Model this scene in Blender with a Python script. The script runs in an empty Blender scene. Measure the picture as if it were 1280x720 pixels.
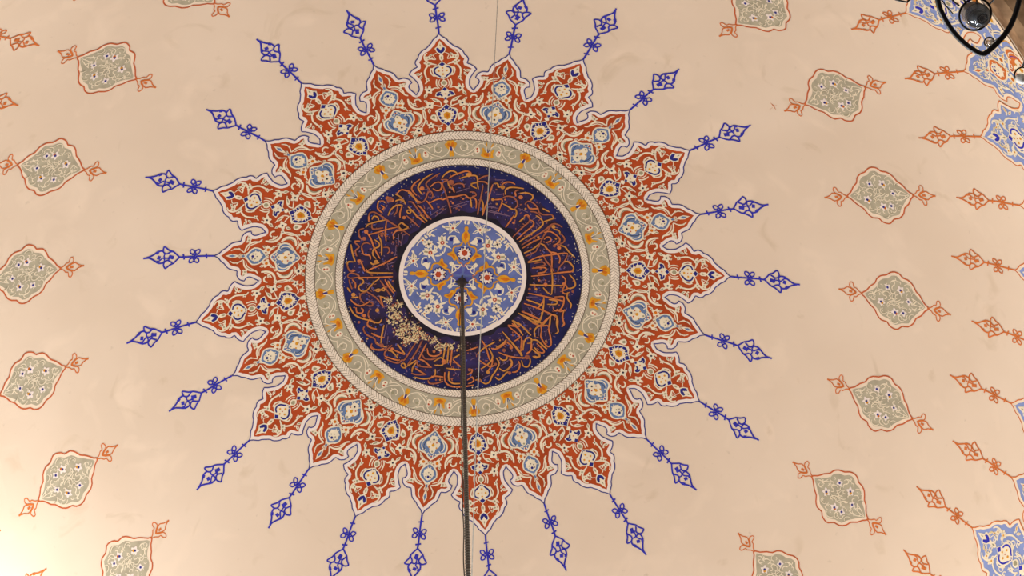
import bpy, math, random
from mathutils import Matrix, Vector
from mathutils.geometry import tessellate_polygon, delaunay_2d_cdt

# ------------------------------------------------------------------ camera, light, exposure
S = 2.0                                   # metres per fitted unit
CAM_Z = 1.6
FA, FF, TX, TY, TZ, PHI0, FR, PHC, PHF = (3.6171373586878968, 1992.7048049831637, 0.35604411579089035,
    -0.030608537639409385, -0.036013769265585076, -0.05290498757958928, 3.5212634765800743,
    -0.05690217178939085, -0.19015003986790263)
R = FR * S                                # dome radius (7.04 m)
APEX = CAM_Z + 10 * S
ZC = APEX - R                             # height of the dome's centre
CAM = Vector((0, -FA * S, CAM_Z))
def rx(a): return Matrix(((1,0,0),(0,math.cos(a),-math.sin(a)),(0,math.sin(a),math.cos(a))))
def ry(a): return Matrix(((math.cos(a),0,math.sin(a)),(0,1,0),(-math.sin(a),0,math.cos(a))))
def rz(a): return Matrix(((math.cos(a),-math.sin(a),0),(math.sin(a),math.cos(a),0),(0,0,1)))
MV = rz(TZ) @ ry(TY) @ rx(TX)             # world -> (right, down, forward)
scene = bpy.context.scene
col = scene.collection
cd = bpy.data.cameras.new('camera'); cam = bpy.data.objects.new('camera', cd); col.objects.link(cam)
cd.sensor_width = 36.0; cd.lens = FF / 1280 * 36.0; cd.clip_start = 0.05; cd.clip_end = 200
m3 = Matrix((MV[0], -MV[1], -MV[2])).transposed()
cam.matrix_world = Matrix.Translation(CAM) @ m3.to_4x4()
scene.camera = cam
scene.view_settings.view_transform = 'Standard'
scene.view_settings.look = 'None'
scene.view_settings.gamma = 1.0
scene.view_settings.use_curve_mapping = False
scene.view_settings.exposure = 0.0
w = bpy.data.worlds.new('world'); scene.world = w; w.use_nodes = True
w.node_tree.nodes['Background'].inputs[0].default_value = (1.0, 0.93, 0.84, 1)
w.node_tree.nodes['Background'].inputs[1].default_value = 0.3

def ray_dir(px, py):
    return (MV.transposed() @ Vector(((px-640)/FF, (py-360)/FF, 1.0))).normalized()
def on_dome(px, py):                      # photo point -> (theta, phi) in radians on the dome
    d = ray_dir(px, py); oc = CAM - Vector((0,0,ZC)); b = oc.dot(d); c = oc.dot(oc) - R*R
    t = -b + math.sqrt(max(b*b - c, 0)); P = CAM + d*t - Vector((0,0,ZC))
    return math.acos(max(-1, min(1, P.z/R))), math.atan2(P.y, P.x)
def on_level(px, py, z):                  # photo point -> point at height z
    d = ray_dir(px, py); return CAM + d*((z - CAM.z)/d.z)

def lamp(name, loc, power, color, radius):
    l = bpy.data.lights.new(name, 'POINT'); l.energy = power; l.color = color; l.shadow_soft_size = radius
    o = bpy.data.objects.new(name, l); o.location = loc; col.objects.link(o); return o
# ring of chandelier lamps below the frame, and up-lights standing round the foot of the dome
LAMPS = []
for k in range(10):
    a = math.radians(36*k + 10)
    LAMPS.append(lamp('chandelier_light', (3.2*math.cos(a), 3.2*math.sin(a), 8.0), 292, (0.96, 1.0, 1.03), 0.25))
def dome_lamp(theta, phi, r, power, c=(0.99, 0.985, 0.93)):
    t, p = math.radians(theta), math.radians(phi)
    return lamp('cornice_light', (r*math.sin(t)*math.cos(p), r*math.sin(t)*math.sin(p), ZC + r*math.cos(t)), power, c, 0.3)
dome_lamp(74, 152, 5.5, 430, (0.96, 1.0, 1.0))
dome_lamp(82, -150, 5.4, 60)
dome_lamp(82, 35, 5.2, 170)
dome_lamp(82, -22, 5.4, 70)

# ------------------------------------------------------------------ materials
MATS = {}
def paint(name, c, var=0.10, scale=3.0, rough=0.85, c2=None, patch=0.0):
    """distemper paint: one colour with slight wear; c are display-like linear albedos"""
    if name in MATS: return MATS[name]
    m = bpy.data.materials.new(name); m.use_nodes = True; nt = m.node_tree; b = nt.nodes['Principled BSDF']
    b.inputs['Roughness'].default_value = rough
    b.inputs['Specular IOR Level'].default_value = 0.15
    tc = nt.nodes.new('ShaderNodeTexCoord')
    n = nt.nodes.new('ShaderNodeTexNoise'); n.inputs['Scale'].default_value = scale; n.inputs['Detail'].default_value = 6
    nt.links.new(tc.outputs['Object'], n.inputs['Vector'])
    r = nt.nodes.new('ShaderNodeValToRGB')
    lo = tuple(x*(1-var) for x in c) if c2 is None else c2
    hi = tuple(min(1, x*(1+var)) for x in c)
    r.color_ramp.elements[0].position = 0.32; r.color_ramp.elements[1].position = 0.68
    r.color_ramp.elements[0].color = (*lo, 1); r.color_ramp.elements[1].color = (*hi, 1)
    nt.links.new(n.outputs['Fac'], r.inputs['Fac']); nt.links.new(r.outputs['Color'], b.inputs['Base Color'])
    MATS[name] = m; return m
def lin(r, g, b, k=1.0):
    f = lambda v: (v/255/12.92 if v/255 <= 0.04045 else ((v/255+0.055)/1.055)**2.4)
    return tuple(min(0.95, f(v)*k) for v in (r, g, b))
CREAM   = paint('cream_line_paint', lin(226, 208, 180), 0.08, 9)
BORDER  = paint('pale_border_paint', lin(228, 210, 198), 0.05, 4)
PALE    = paint('pale_margin_paint', lin(230, 206, 180), 0.05, 4)
RED     = paint('red_ochre_paint', lin(170, 68, 30), 0.16, 5)
NAVYL   = paint('navy_line_paint', lin(58, 56, 120), 0.15, 8)
NAVY    = paint('navy_paint', lin(42, 40, 112), 0.2, 9)
STEEL   = paint('steel_blue_paint', lin(100, 118, 152), 0.15, 9)
ROYAL   = paint('royal_blue_paint', lin(52, 50, 160), 0.15, 8)
SAGE    = paint('sage_paint', lin(170, 158, 134), 0.12, 7)
SAGED   = paint('dark_sage_paint', lin(150, 140, 110), 0.12, 7)
OCHRE   = paint('ochre_paint', lin(206, 142, 38), 0.16, 12)
OCHRED  = paint('deep_ochre_paint', lin(196, 104, 24), 0.12, 12)
BRICK   = paint('brick_red_paint', lin(176, 70, 40), 0.12, 12)
DARK    = paint('dark_dot_paint', lin(54, 48, 62), 0.2, 9)
BLUE    = paint('roundel_blue_paint', lin(98, 108, 158), 0.14, 7)
VIOLET  = paint('violet_blue_paint', lin(84, 84, 150), 0.14, 7)
LILAC   = paint('border_blue_paint', lin(130, 142, 186), 0.12, 5)
RUST    = paint('rust_line_paint', lin(188, 92, 52), 0.12, 6)
RUSTO   = paint('orange_line_paint', lin(202, 108, 52), 0.12, 6)
GOLDS   = [paint('script_orange_paint', lin(188, 106, 62), 0.2, 14), paint('script_gold_paint', lin(188, 124, 60), 0.2, 14),
           paint('script_umber_paint', lin(150, 84, 62), 0.2, 14)]
DUSK    = paint('faded_mauve_paint', lin(112, 84, 104), 0.3, 14)
INKRIM  = paint('rim_navy_paint', lin(34, 34, 84), 0.3, 2.2, c2=lin(24, 24, 54))
INK     = paint('inscription_ground_paint', lin(50, 40, 84), 0.1, 4.5, c2=lin(42, 27, 34))
BROWNL  = paint('brown_line_paint', lin(110, 92, 76), 0.15, 9)
BRAIDC  = paint('braid_paint', lin(224, 206, 186), 0.12, 12)
BRAIDB  = paint('braid_ground_paint', lin(128, 106, 84), 0.12, 12)
FLAKE   = paint('bare_plaster_flake', lin(212, 186, 140), 0.15, 20)

# dome plaster with faint patches and scuffs
def plaster():
    m = bpy.data.materials.new('dome_plaster'); m.use_nodes = True; nt = m.node_tree; b = nt.nodes['Principled BSDF']
    b.inputs['Roughness'].default_value = 0.8; b.inputs['Specular IOR Level'].default_value = 0.2
    tc = nt.nodes.new('ShaderNodeTexCoord')
    def noise(scale, detail, dist=0.0):
        n = nt.nodes.new('ShaderNodeTexNoise'); n.inputs['Scale'].default_value = scale
        n.inputs['Detail'].default_value = detail; n.inputs['Distortion'].default_value = dist
        nt.links.new(tc.outputs['Object'], n.inputs['Vector']); return n
    def mix(fac, a, bcol):
        x = nt.nodes.new('ShaderNodeMix'); x.data_type = 'RGBA'
        nt.links.new(fac, x.inputs[0])
        if isinstance(a, tuple): x.inputs[6].default_value = (*a, 1)
        else: nt.links.new(a, x.inputs[6])
        x.inputs[7].default_value = (*bcol, 1); return x.outputs[2]
    def ramp(n, p0, p1, v1=1.0):
        r = nt.nodes.new('ShaderNodeMapRange'); r.inputs['From Min'].default_value = p0; r.inputs['From Max'].default_value = p1
        r.inputs['To Max'].default_value = v1
        nt.links.new(n.outputs['Fac'], r.inputs['Value']); return r.outputs['Result']
    base = lin(220, 196, 172)
    c = mix(ramp(noise(0.55, 3), 0.35, 0.65), tuple(v*0.965 for v in base), lin(223, 200, 177))
    c = mix(ramp(noise(1.7, 5, 0.6), 0.56, 0.72, 0.75), c, lin(228, 204, 180))
    c = mix(ramp(noise(1.9, 7, 1.2), 0.62, 0.76, 0.5), c, lin(196, 170, 140))
    c = mix(ramp(noise(9, 4), 0.70, 0.80, 0.35), c, lin(170, 146, 120))
    nt.links.new(c, b.inputs['Base Color'])
    bp = nt.nodes.new('ShaderNodeBump'); bp.inputs['Strength'].default_value = 0.15; bp.inputs['Distance'].default_value = 0.02
    nt.links.new(noise(3.0, 5).outputs['Fac'], bp.inputs['Height']); nt.links.new(bp.outputs['Normal'], b.inputs['Normal'])
    return m
PLASTER = plaster()
STONE = paint('brown_stone', lin(150, 118, 88), 0.2, 6, rough=0.8, c2=lin(112, 84, 60))
FLOORM = paint('red_carpet', lin(96, 80, 76), 0.2, 2)
WALLM = paint('wall_plaster', lin(186, 178, 166), 0.06, 1)
def metal(name, c, rough, metallic=0.0):
    m = paint(name, c, 0.25, 30, rough); m.node_tree.nodes['Principled BSDF'].inputs['Metallic'].default_value = metallic
    m.node_tree.nodes['Principled BSDF'].inputs['Specular IOR Level'].default_value = 0.4; return m
IRON = metal('black_iron', (0.006, 0.006, 0.007), 0.4, 0.0)
BRONZE = metal('dark_bronze', (0.045, 0.035, 0.026), 0.55, 0.0)
WIREM = metal('steel_wire', (0.46, 0.43, 0.38), 0.5, 0.0)
FLECK = metal('worn_silver_wire', (0.17, 0.15, 0.12), 0.4, 0.3)
def glass(name, c, rough=0.03, ior=1.45, mixw=0.0):
    m = bpy.data.materials.new(name); m.use_nodes = True; b = m.node_tree.nodes['Principled BSDF']
    b.inputs['Base Color'].default_value = (*c, 1); b.inputs['Roughness'].default_value = rough
    b.inputs['Transmission Weight'].default_value = 1.0 - mixw; b.inputs['IOR'].default_value = ior
    return m
GLASS = glass('smoky_glass', (0.16, 0.18, 0.21), 0.06, 1.45, 0.45)
GLASSC = glass('clear_glass', (0.9, 0.92, 0.92), 0.02)
MILK = glass('milky_glass', (0.85, 0.83, 0.8), 0.3, 1.45, 0.7)

# ------------------------------------------------------------------ helpers: mesh collector on the dome
STEP = 0.0025
class Art:
    """flat paint laid on the dome: collects polygons in (x,y) = unrolled polar coordinates (theta*cos phi, theta*sin phi)"""
    def __init__(self): self.v = []; self.f = []; self.mi = []; self.mats = []
    def slot(self, m):
        if m not in self.mats: self.mats.append(m)
        return self.mats.index(m)
    def put(self, pts, faces, m, layer):
        """pts: list of (theta, phi)"""
        b = len(self.v); r = R - STEP*layer; s = self.slot(m)
        for t, p in pts:
            self.v.append((r*math.sin(t)*math.cos(p), r*math.sin(t)*math.sin(p), r*math.cos(t)))
        for f in faces:
            self.f.append(tuple(b+i for i in f)); self.mi.append(s)
    def fill(self, pts, m, layer):
        xy = [Vector((t*math.cos(p), t*math.sin(p))) for t, p in pts]
        n = len(xy)
        w_ = max(v.x for v in xy)-min(v.x for v in xy); h_ = max(v.y for v in xy)-min(v.y for v in xy)
        if max(w_, h_) < 0.030:
            tri = tessellate_polygon([[Vector((v.x, v.y, 0)) for v in xy]])
            self.put(pts, tri, m, layer); return
        g = 0.016; x0 = min(v.x for v in xy); y0 = min(v.y for v in xy)
        extra = [Vector((x0+g*(i+.5), y0+g*(j+.5))) for i in range(int(w_/g)+1) for j in range(int(h_/g)+1)]
        V, E_, F, *_ = delaunay_2d_cdt(xy+extra, [], [list(range(n))], 1, 1e-7)
        self.put([(v.length, math.atan2(v.y, v.x)) for v in V], [tuple(f) for f in F], m, layer)
    def stroke(self, pts, width, m, layer, taper=0.0):
        """pts (theta,phi); width in radians"""
        xy = [Vector((t*math.cos(p), t*math.sin(p))) for t, p in pts]
        # correct for stretching of the unrolled map around the pole
        L = []; n = len(xy)
        for i, v in enumerate(xy):
            d = (xy[min(i+1, n-1)] - xy[max(i-1, 0)])
            th = max(v.length, 1e-6); er = v/th; et = Vector((-er.y, er.x)); k = th/math.sin(th)
            # true direction
            dr = d.dot(er); dt = d.dot(et)/k; q = math.hypot(dr, dt) or 1e-9; dr /= q; dt /= q
            nr, nt_ = -dt, dr
            wd = width*0.5
            if taper:
                s = i/(n-1); wd *= (1-taper) + taper*math.sin(math.pi*min(1, max(0, s)))**0.6
            off = er*nr*wd + et*nt_*wd*k
            L.append((v+off, v-off))
        P = []
        for a, b in L:
            for q in (a, b): P.append((q.length, math.atan2(q.y, q.x)))
        self.put(P, [(2*i, 2*i+1, 2*i+3, 2*i+2) for i in range(n-1)], m, layer)
    def ring(self, t0, t1, m, layer, n=360, rows=1):
        P = []; F = []
        for j in range(rows+1):
            t = t0 + (t1-t0)*j/rows
            for i in range(n): P.append((t, 2*math.pi*i/n))
        for j in range(rows):
            for i in range(n):
                k = (i+1) % n; F.append((j*n+i, j*n+k, (j+1)*n+k, (j+1)*n+i))
        self.put(P, F, m, layer)
    def disc(self, t1, m, layer, n=120, rows=8):
        P = [(0.0, 0.0)]; F = []
        for j in range(1, rows+1):
            for i in range(n): P.append((t1*j/rows, 2*math.pi*i/n))
        for i in range(n): F.append((0, 1+i, 1+(i+1) % n))
        for j in range(rows-1):
            for i in range(n):
                k = (i+1) % n; F.append((1+j*n+i, 1+j*n+k, 1+(j+1)*n+k, 1+(j+1)*n+i))
        self.put(P, F, m, layer)
    def build(self, name, parent=None, rot=0.0):
        me = bpy.data.meshes.new(name)
        me.from_pydata(self.v, [], self.f); 
        for m in self.mats: me.materials.append(m)
        me.polygons.foreach_set('material_index', self.mi)
        me.validate(); me.update()
        # every face looks down into the hall
        o = bpy.data.objects.new(name, me); col.objects.link(o)
        if parent: o.parent = parent
        else: o.location = (0, 0, ZC)
        o.rotation_euler = (0, 0, rot)
        return o
def unwrap(pts):
    out = [pts[0]]
    for t, p in pts[1:]:
        q = out[-1][1]; out.append((t, p - 2*math.pi*round((p-q)/(2*math.pi))))
    return out
def smooth(pts, n=3, closed=False):
    if len(pts) < 3: return list(pts)
    out = []; N = len(pts)
    rng = N if closed else N-1
    for i in range(rng):
        g = (lambda k: pts[k % N]) if closed else (lambda k: pts[max(0, min(N-1, k))])
        p0, p1, p2, p3 = g(i-1), g(i), g(i+1), g(i+2)
        for s in range(n):
            t = s/n
            out.append(tuple(0.5*((2*p1[k]) + (-p0[k]+p2[k])*t + (2*p0[k]-5*p1[k]+4*p2[k]-p3[k])*t*t + (-p0[k]+3*p1[k]-3*p2[k]+p3[k])*t**3) for k in (0, 1)))
    if not closed: out.append(tuple(pts[-1]))
    return out

D = math.pi/180
PX = 0.0900*D                              # one photo pixel near the medallion, in radians of arc
class Frame:
    """local drawing frame about an azimuth: (u,v) with u = polar angle, v = arc across; w = which map to use"""
    def __init__(self, art, place): self.a = art; self.place = place
    def P(self, pts): return [self.place(u, v) for u, v in pts]
    def fill(self, pts, m, l, sm=0):
        pts = smooth(pts, sm, True) if sm else pts
        self.a.fill(self.P(pts), m, l)
    def stroke(self, pts, wpx, m, l, sm=3, taper=0.0):
        pts = smooth(pts, sm) if sm else pts
        self.a.stroke(self.P(pts), wpx*PX, m, l, taper)
    def dot(self, c, rpx, m, l, n=9):
        r = rpx*PX
        self.fill([(c[0]+r*math.cos(2*math.pi*i/n), c[1]+r*math.sin(2*math.pi*i/n)) for i in range(n)], m, l)
    def star(self, c, rpx, lobes, m, l, depth=0.45, rot=0.0):
        pts = []
        for i in range(lobes*4):
            a = rot + 2*math.pi*i/(lobes*4); r = rpx*PX*(1 - depth*(0.5-0.5*math.cos(a*lobes - rot*lobes)))
            pts.append((c[0]+r*math.cos(a), c[1]+r*math.sin(a)))
        self.fill(pts, m, l)
    def leaf(self, a, b, wpx, m, l, core=None):
        d = (b[0]-a[0], b[1]-a[1]); L = math.hypot(*d) or 1e-9; n = (-d[1]/L, d[0]/L)
        def prof(k):
            up = [(a[0]+d[0]*s+n[0]*wpx*PX*k*w_, a[1]+d[1]*s+n[1]*wpx*PX*k*w_) for s, w_ in ((0.2,.32),(.45,.5),(.7,.34))]
            dn = [(a[0]+d[0]*s-n[0]*wpx*PX*k*w_, a[1]+d[1]*s-n[1]*wpx*PX*k*w_) for s, w_ in ((.7,.34),(.45,.5),(.2,.32))]
            return up, dn
        up, dn = prof(1); self.fill([a]+up+[b]+dn, m, l)
        if core is not None:
            a2 = (a[0]+d[0]*.3, a[1]+d[1]*.3); b2 = (a[0]+d[0]*.75, a[1]+d[1]*.75)
            self.stroke([a2, b2], wpx*0.3, core, l+1, 0)
def two(fr_pos, fr_neg, fn):               # draw the same half motif on both sides of its axis
    fn(fr_pos); fn(fr_neg)
def thing(name, label, cat, group=None, loc=(0, 0, 0)):
    o = bpy.data.objects.new(name, None); col.objects.link(o); o.location = loc; o.empty_display_size = 0.2
    o['label'] = label; o['category'] = cat
    if group: o['group'] = group
    return o
def tag(o, label, cat, group=None):
    o['label'] = label; o['category'] = cat
    if group: o['group'] = group
    return o
def struct(o): o['kind'] = 'structure'; return o
def copy_of(o, parent, rot):
    c = o.copy(); col.objects.link(c); c.parent = parent; c.rotation_euler = (0, 0, rot)
    for ch in list(o.children):
        g = ch.copy(); col.objects.link(g); g.parent = c
    return c
def mesh_obj(name, verts, faces, mat, parent=None, smooth_=True):
    me = bpy.data.meshes.new(name); me.from_pydata(verts, [], faces); me.materials.append(mat)
    if smooth_: me.polygons.foreach_set('use_smooth', [True]*len(faces))
    me.validate(); me.update()
    o = bpy.data.objects.new(name, me); col.objects.link(o)
    if parent: o.parent = parent
    return o

# ------------------------------------------------------------------ structure
TH_RIM = 72.4*D
def dome():
    n, rows = 288, 96; V = [(0, 0, R)]; F = []
    for j in range(1, rows+1):
        t = TH_RIM*j/rows
        for i in range(n):
            a = 2*math.pi*i/n; V.append((R*math.sin(t)*math.cos(a), R*math.sin(t)*math.sin(a), R*math.cos(t)))
    for i in range(n): F.append((0, 1+(i+1) % n, 1+i))
    for j in range(rows-1):
        for i in range(n):
            k = (i+1) % n; F.append((1+j*n+k, 1+j*n+i, 1+(j+1)*n+i, 1+(j+1)*n+k)[::-1])
    # outer shell gives the vault its thickness
    b = len(V); RO = R + 0.5
    V.append((0, 0, RO))
    for j in range(1, 33):
        t = TH_RIM*j/32
        for i in range(72):
            a = 2*math.pi*i/72; V.append((RO*math.sin(t)*math.cos(a), RO*math.sin(t)*math.sin(a), RO*math.cos(t)))
    for i in range(72): F.append((b, b+1+i, b+1+(i+1) % 72))
    for j in range(31):
        for i in range(72):
            k = (i+1) % 72; F.append((b+1+j*72+i, b+1+(j+1)*72+i, b+1+(j+1)*72+k, b+1+j*72+k))
    o = mesh_obj('ceiling', V, F, PLASTER); o.location = (0, 0, ZC); return struct(o)
dome()
HALL = 13.0
ZR = ZC + R*math.cos(TH_RIM); RR = R*math.sin(TH_RIM)
def soffit():                              # flat stone soffit around the foot of the dome
    n = 288; V = []; F = []
    prof = [(RR, ZR), (RR+0.02, ZR-0.30), (RR+0.10, ZR-0.34), (RR+0.22, ZR-0.30), (RR+0.30, ZR-0.24)]
    for r, z in prof:
        for i in range(n): a = 2*math.pi*i/n; V.append((r*math.cos(a), r*math.sin(a), z))
    for i in range(n):
        a = 2*math.pi*i/n; k = HALL/max(abs(math.cos(a)), abs(math.sin(a))); V.append((k*math.cos(a), k*math.sin(a), ZR-0.24))
    for j in range(len(prof)):
        for i in range(n):
            q = (i+1) % n; F.append((j*n+i, j*n+q, (j+1)*n+q, (j+1)*n+i))
    o = mesh_obj('trim_1', V, F, STONE, None, False); return struct(o)
soffit()
def slab(name, x0, x1, y0, y1, z0, z1, m):
    V = [(x, y, z) for z in (z0, z1) for y in (y0, y1) for x in (x0, x1)]
    F = [(0,1,3,2),(4,6,7,5),(0,4,5,1),(2,3,7,6),(0,2,6,4),(1,5,7,3)]
    return struct(mesh_obj(name, V, F, m, None, False))
slab('floor', -HALL, HALL, -HALL, HALL, -0.2, 0, FLOORM)
slab('wall_left', -HALL-0.3, -HALL, -HALL, HALL, 0, ZR-0.24, WALLM)
slab('wall_right', HALL, HALL+0.3, -HALL, HALL, 0, ZR-0.24, WALLM)
slab('wall_back', -HALL, HALL, HALL, HALL+0.3, 0, ZR-0.24, WALLM)
slab('wall_front', -HALL, HALL, -HALL-0.3, -HALL, 0, ZR-0.24, WALLM)

# ------------------------------------------------------------------ tracing frames
def tracer(axis_phi, x0, y0, s):
    """crop coordinates -> local (u, |v|)"""
    def t(pts, keep=False):
        out = []
        for X, Y in pts:
            th, ph = on_dome(x0+X/s, y0+Y/s); v = (ph-axis_phi)*math.sin(th)
            out.append((th, v if keep else abs(v)))
        return out
    return t
AX_B = PHI0 + 0.3*D                         # axis of the big petal traced
AX_S = PHI0 + 15*D
def place_in(sgn):
    return lambda u, v: (u, sgn*v/math.sin(max(u, 1e-4)))
tB1 = tracer(AX_B, 760, 290, 10); tB2 = tracer(AX_B, 840, 300, 8)
tS4 = tracer(AX_S, 760, 370, 10); tS3 = tracer(AX_S, 760, 340, 10)
U_BASE = 17.03*D
PHN = 7.75*D                                # azimuth of the notch between petals, from the big petal's axis

def sym(half):                              # closed outline from a half outline running along the axis
    return half + [(u, -v) for u, v in reversed(half)]

# half outlines, tip -> notch
big_out = tB2([(585,385),(555,350),(520,310),(485,290),(455,262),(425,235),(410,205),(380,175),(350,155),(320,145),(300,125),(265,112),(240,118),(220,122),(205,95),(180,65),(155,48),(138,40),(115,60),(80,80),(40,95),(0,95)]) \
        + tB1([(745,212),(710,190),(672,160)])
small_out = tS4([(1195,490),(1165,440),(1140,390),(1105,350),(1080,300),(1050,265),(1010,240),(975,220),(960,205),(968,160),(955,120),(935,90),(905,72),(885,62),(868,85),(830,95),(790,75),(755,45),(712,12)])
# force tips onto the axis and both notches onto one point
big_out[0] = (29.25*D, 0.0); small_out[0] = (27.15*D, 0.0)
U_N = 22.1*D
def pin(out, vn):
    n = len(out); u1, v1 = out[-1]; w0 = n-6
    r = []
    for i, (u, v) in enumerate(out):
        k = max(0, (i-w0)/(n-1-w0)) if i > w0 else 0
        r.append((u+(U_N-u1)*k, v+(vn-v1)*k))
    return r
big_out = pin(big_out, PHN*math.sin(U_N)); small_out = pin(small_out, (15*D-PHN)*math.sin(U_N))
big_out = smooth(big_out, 2); small_out = smooth(small_out, 2)
LB, LBORD, LLINE, L1, L2, L3, L4 = 1, 2, 3, 3, 4, 5, 6

def band_inside(fr, half, wpx, m, layer):
    """pale margin: ribbon of constant width on the inner side of the outline; path runs tip -> notch"""
    w_ = wpx*PX; n = len(half); prev = None; quads = []
    outp = []
    for i in range(n):
        a = half[max(0, i-1)]; b = half[min(n-1, i+1)]
        d = (b[0]-a[0], b[1]-a[1]); L = math.hypot(*d) or 1e-9
        nn = (-d[1]/L, d[0]/L)             # inward candidate
        outp.append(nn)
    # choose inward = towards smaller v at the start of the path
    s = -1 if outp[2][1] > 0 else 1
    for i in range(n-1):
        p, q = half[i], half[i+1]; a = outp[i]; b = outp[i+1]
        poly = [p, q, (q[0]+s*b[0]*w_, q[1]+s*b[1]*w_), (p[0]+s*a[0]*w_, p[1]+s*a[1]*w_)]
        poly = [(u, max(0.0, v)) for u, v in poly]
        fr.a.put(fr.P(poly), [(0, 1, 2, 3)], m, layer)
    return s

def petal_ground(art, out, ax_half, ground, edge, margin, place=place_in, base=U_BASE, line=1.25, mw=4.6):
    """sector ground + pale margin + outline; ax_half = azimuth half-width at the notch"""
    pos = Frame(art, place(1)); neg = Frame(art, place(-1))
    half = list(out)
    nb = 8
    side = [(U_N + (base-U_N)*i/nb, ax_half*math.sin(U_N + (base-U_N)*i/nb)) for i in range(1, nb+1)]
    basep = [(base, ax_half*math.sin(base)*k/6) for k in range(5, -1, -1)]
    full = half + side + basep[:-1]
    poly = full + [basep[-1]] + [(u, -v) for u, v in reversed(full[1:])]
    pos.fill(poly, ground, LB)
    for fr in (pos, neg):
        band_inside(fr, half, mw, margin, LBORD)
        # rounded pale cap around the notch cusp
        fr.dot(half[-1], mw*0.75, margin, LBORD, 10)
        fr.stroke(half, line, edge, LLINE, 0)
    return pos, neg

# --- big petal -----------------------------------------------------------------
def big_half(fr, C=None, G=None, K=None):
    C = C or CREAM; G = G or SAGED; K = K or DARK
    t = tB1; t2 = tB2
    V = lambda pts, wd=1.0, l=L1, tp=0.4: fr.stroke(t(pts), wd*1.35, C, l, 3, tp)
    def fl(x, y, r, lobes=5, kr=0.28, kc=None):
        c = t([(x, y)])[0]; fr.star(c, r/10*1.18, lobes, C, L1, 0.45, x*0.01); fr.dot(c, r/10*kr, kc or K, L2, 7)
    def lf(a, b, wd, core=G):
        p = t([a, b]); fr.leaf(p[0], p[1], wd/10*1.3, C, L1, core)
    # vines
    V([(220,195),(300,235),(380,252),(470,240)], 1.3); V([(300,262),(345,232),(400,228),(470,232)], 1.2)
    V([(495,225),(482,180),(505,125),(560,92),(635,85)], 2.0); V([(520,180),(545,130),(600,105)], 1.0)
    V([(580,150),(612,165),(615,205),(580,225)], 1.5)
    fl(480,238,26,4); fl(550,148,22,4)
    V([(500,250),(520,300)], 1.1); fl(525,315,50,4,0.28)
    lf((480,300),(405,300),28); lf((560,300),(600,258),26)
    V([(525,350),(512,400),(505,440),(560,438),(600,400),(625,325)], 1.1); lf((560,425),(625,340),34)
    V([(505,440),(470,470)],1.0)
    fl(242,295,38,5); lf((205,320),(150,325),26); lf((155,310),(150,280),18); lf((260,262),(300,240),20)
    V([(240,335),(225,390),(245,430)], 1.2); fl(180,388,30,5); lf((165,360),(150,345),16)
    p = t([(290,368),(335,300),(388,320),(385,365),(345,372)]); fr.fill(p, C, L1, 2)
    p = t([(330,350),(350,318),(372,330),(368,352)]); fr.fill(p, G, L2, 2)
    lf((420,365),(445,385),18, None)
    fl(182,150,46,4,0.33); lf((215,125),(225,80),22); lf((150,175),(110,215),26); lf((150,130),(105,90),26); fl(108,100,26,4)
    V([(130,60),(150,110)], 1.1)
    # flower beyond the notch root
    fl(735,335,50,5,0.26); lf((700,305),(622,268),34); lf((775,350),(805,345),26); V([(752,372),(765,410),(755,440)], 1.2)
    lf((760,300),(800,310),18, None)
    V([(755,455),(790,432),(840,430),(885,440)], 1.2)
    V([(770,480),(800,458),(850,460),(880,475)], 0.8)
    # arc framing the upper blossom
    V([(832,305),(870,335),(930,328),(1000,325),(1060,352),(1100,390),(1105,430),(1090,470)], 1.5)
    fl(885,340,24,4); lf((960,290),(890,255),26); lf((965,285),(980,205),28); lf((975,290),(1000,280),18, None)
    fl(1112,385,34,4,0.35,G)
    lf((1120,360),(1130,330),20, None)
    V([(1105,440),(1130,385),(1180,355),(1240,362),(1272,395)], 1.5)
    fl(1195,395,34,4,0.3,G); V([(1170,475),(1178,435),(1205,440)], 1.4); lf((1215,420),(1255,445),26)
    V([(940,405),(1000,388),(1050,405)], 1.2); lf((965,408),(960,385),14, None); lf((1020,405),(1030,385),14, None)
    q = lambda pts, wd: fr.stroke(t2(pts), wd, C, L1, 3, .4)
    q([(300,300),(345,285),(370,320)], 1.0); q([(270,215),(320,235),(345,270)], 1.2)
    fr.dot(t2([(345,262)])[0], 1.6, C, L1)
    # scatter along the ring
    for X, Y, r in ((150,440,14),(165,470,16)): fr.dot(t([(X, Y)])[0], r/10, C, L1, 6)
def big_axis(fr, C=None, G=None, N=None):
    C = C or CREAM; G = G or SAGED; N = N or NAVY
    t = tB1; t2 = tB2
    ax = lambda x: t([(x, 490+(x-375)*0.06)])[0][0]
    def S(pts, m, l, tt=t):
        h = tt(pts); h[0] = (h[0][0], 0.0); h[-1] = (h[-1][0], 0.0)
        fr.fill(sym(h), m, l)
    # beads between blossoms
    S([(775,508),(800,478),(840,475),(882,512)], C, L1); S([(800,508),(820,492),(845,494),(860,511)], G, L2)
    S([(1140,540),(1165,515),(1220,518),(1250,546)], C, L1); S([(1165,540),(1185,528),(1215,545)], G, L2)
    S([(150,486),(170,462),(205,465),(225,488)], C, L1)
    S([(535,495),(555,470),(580,480),(590,500)], C, L1)
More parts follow.
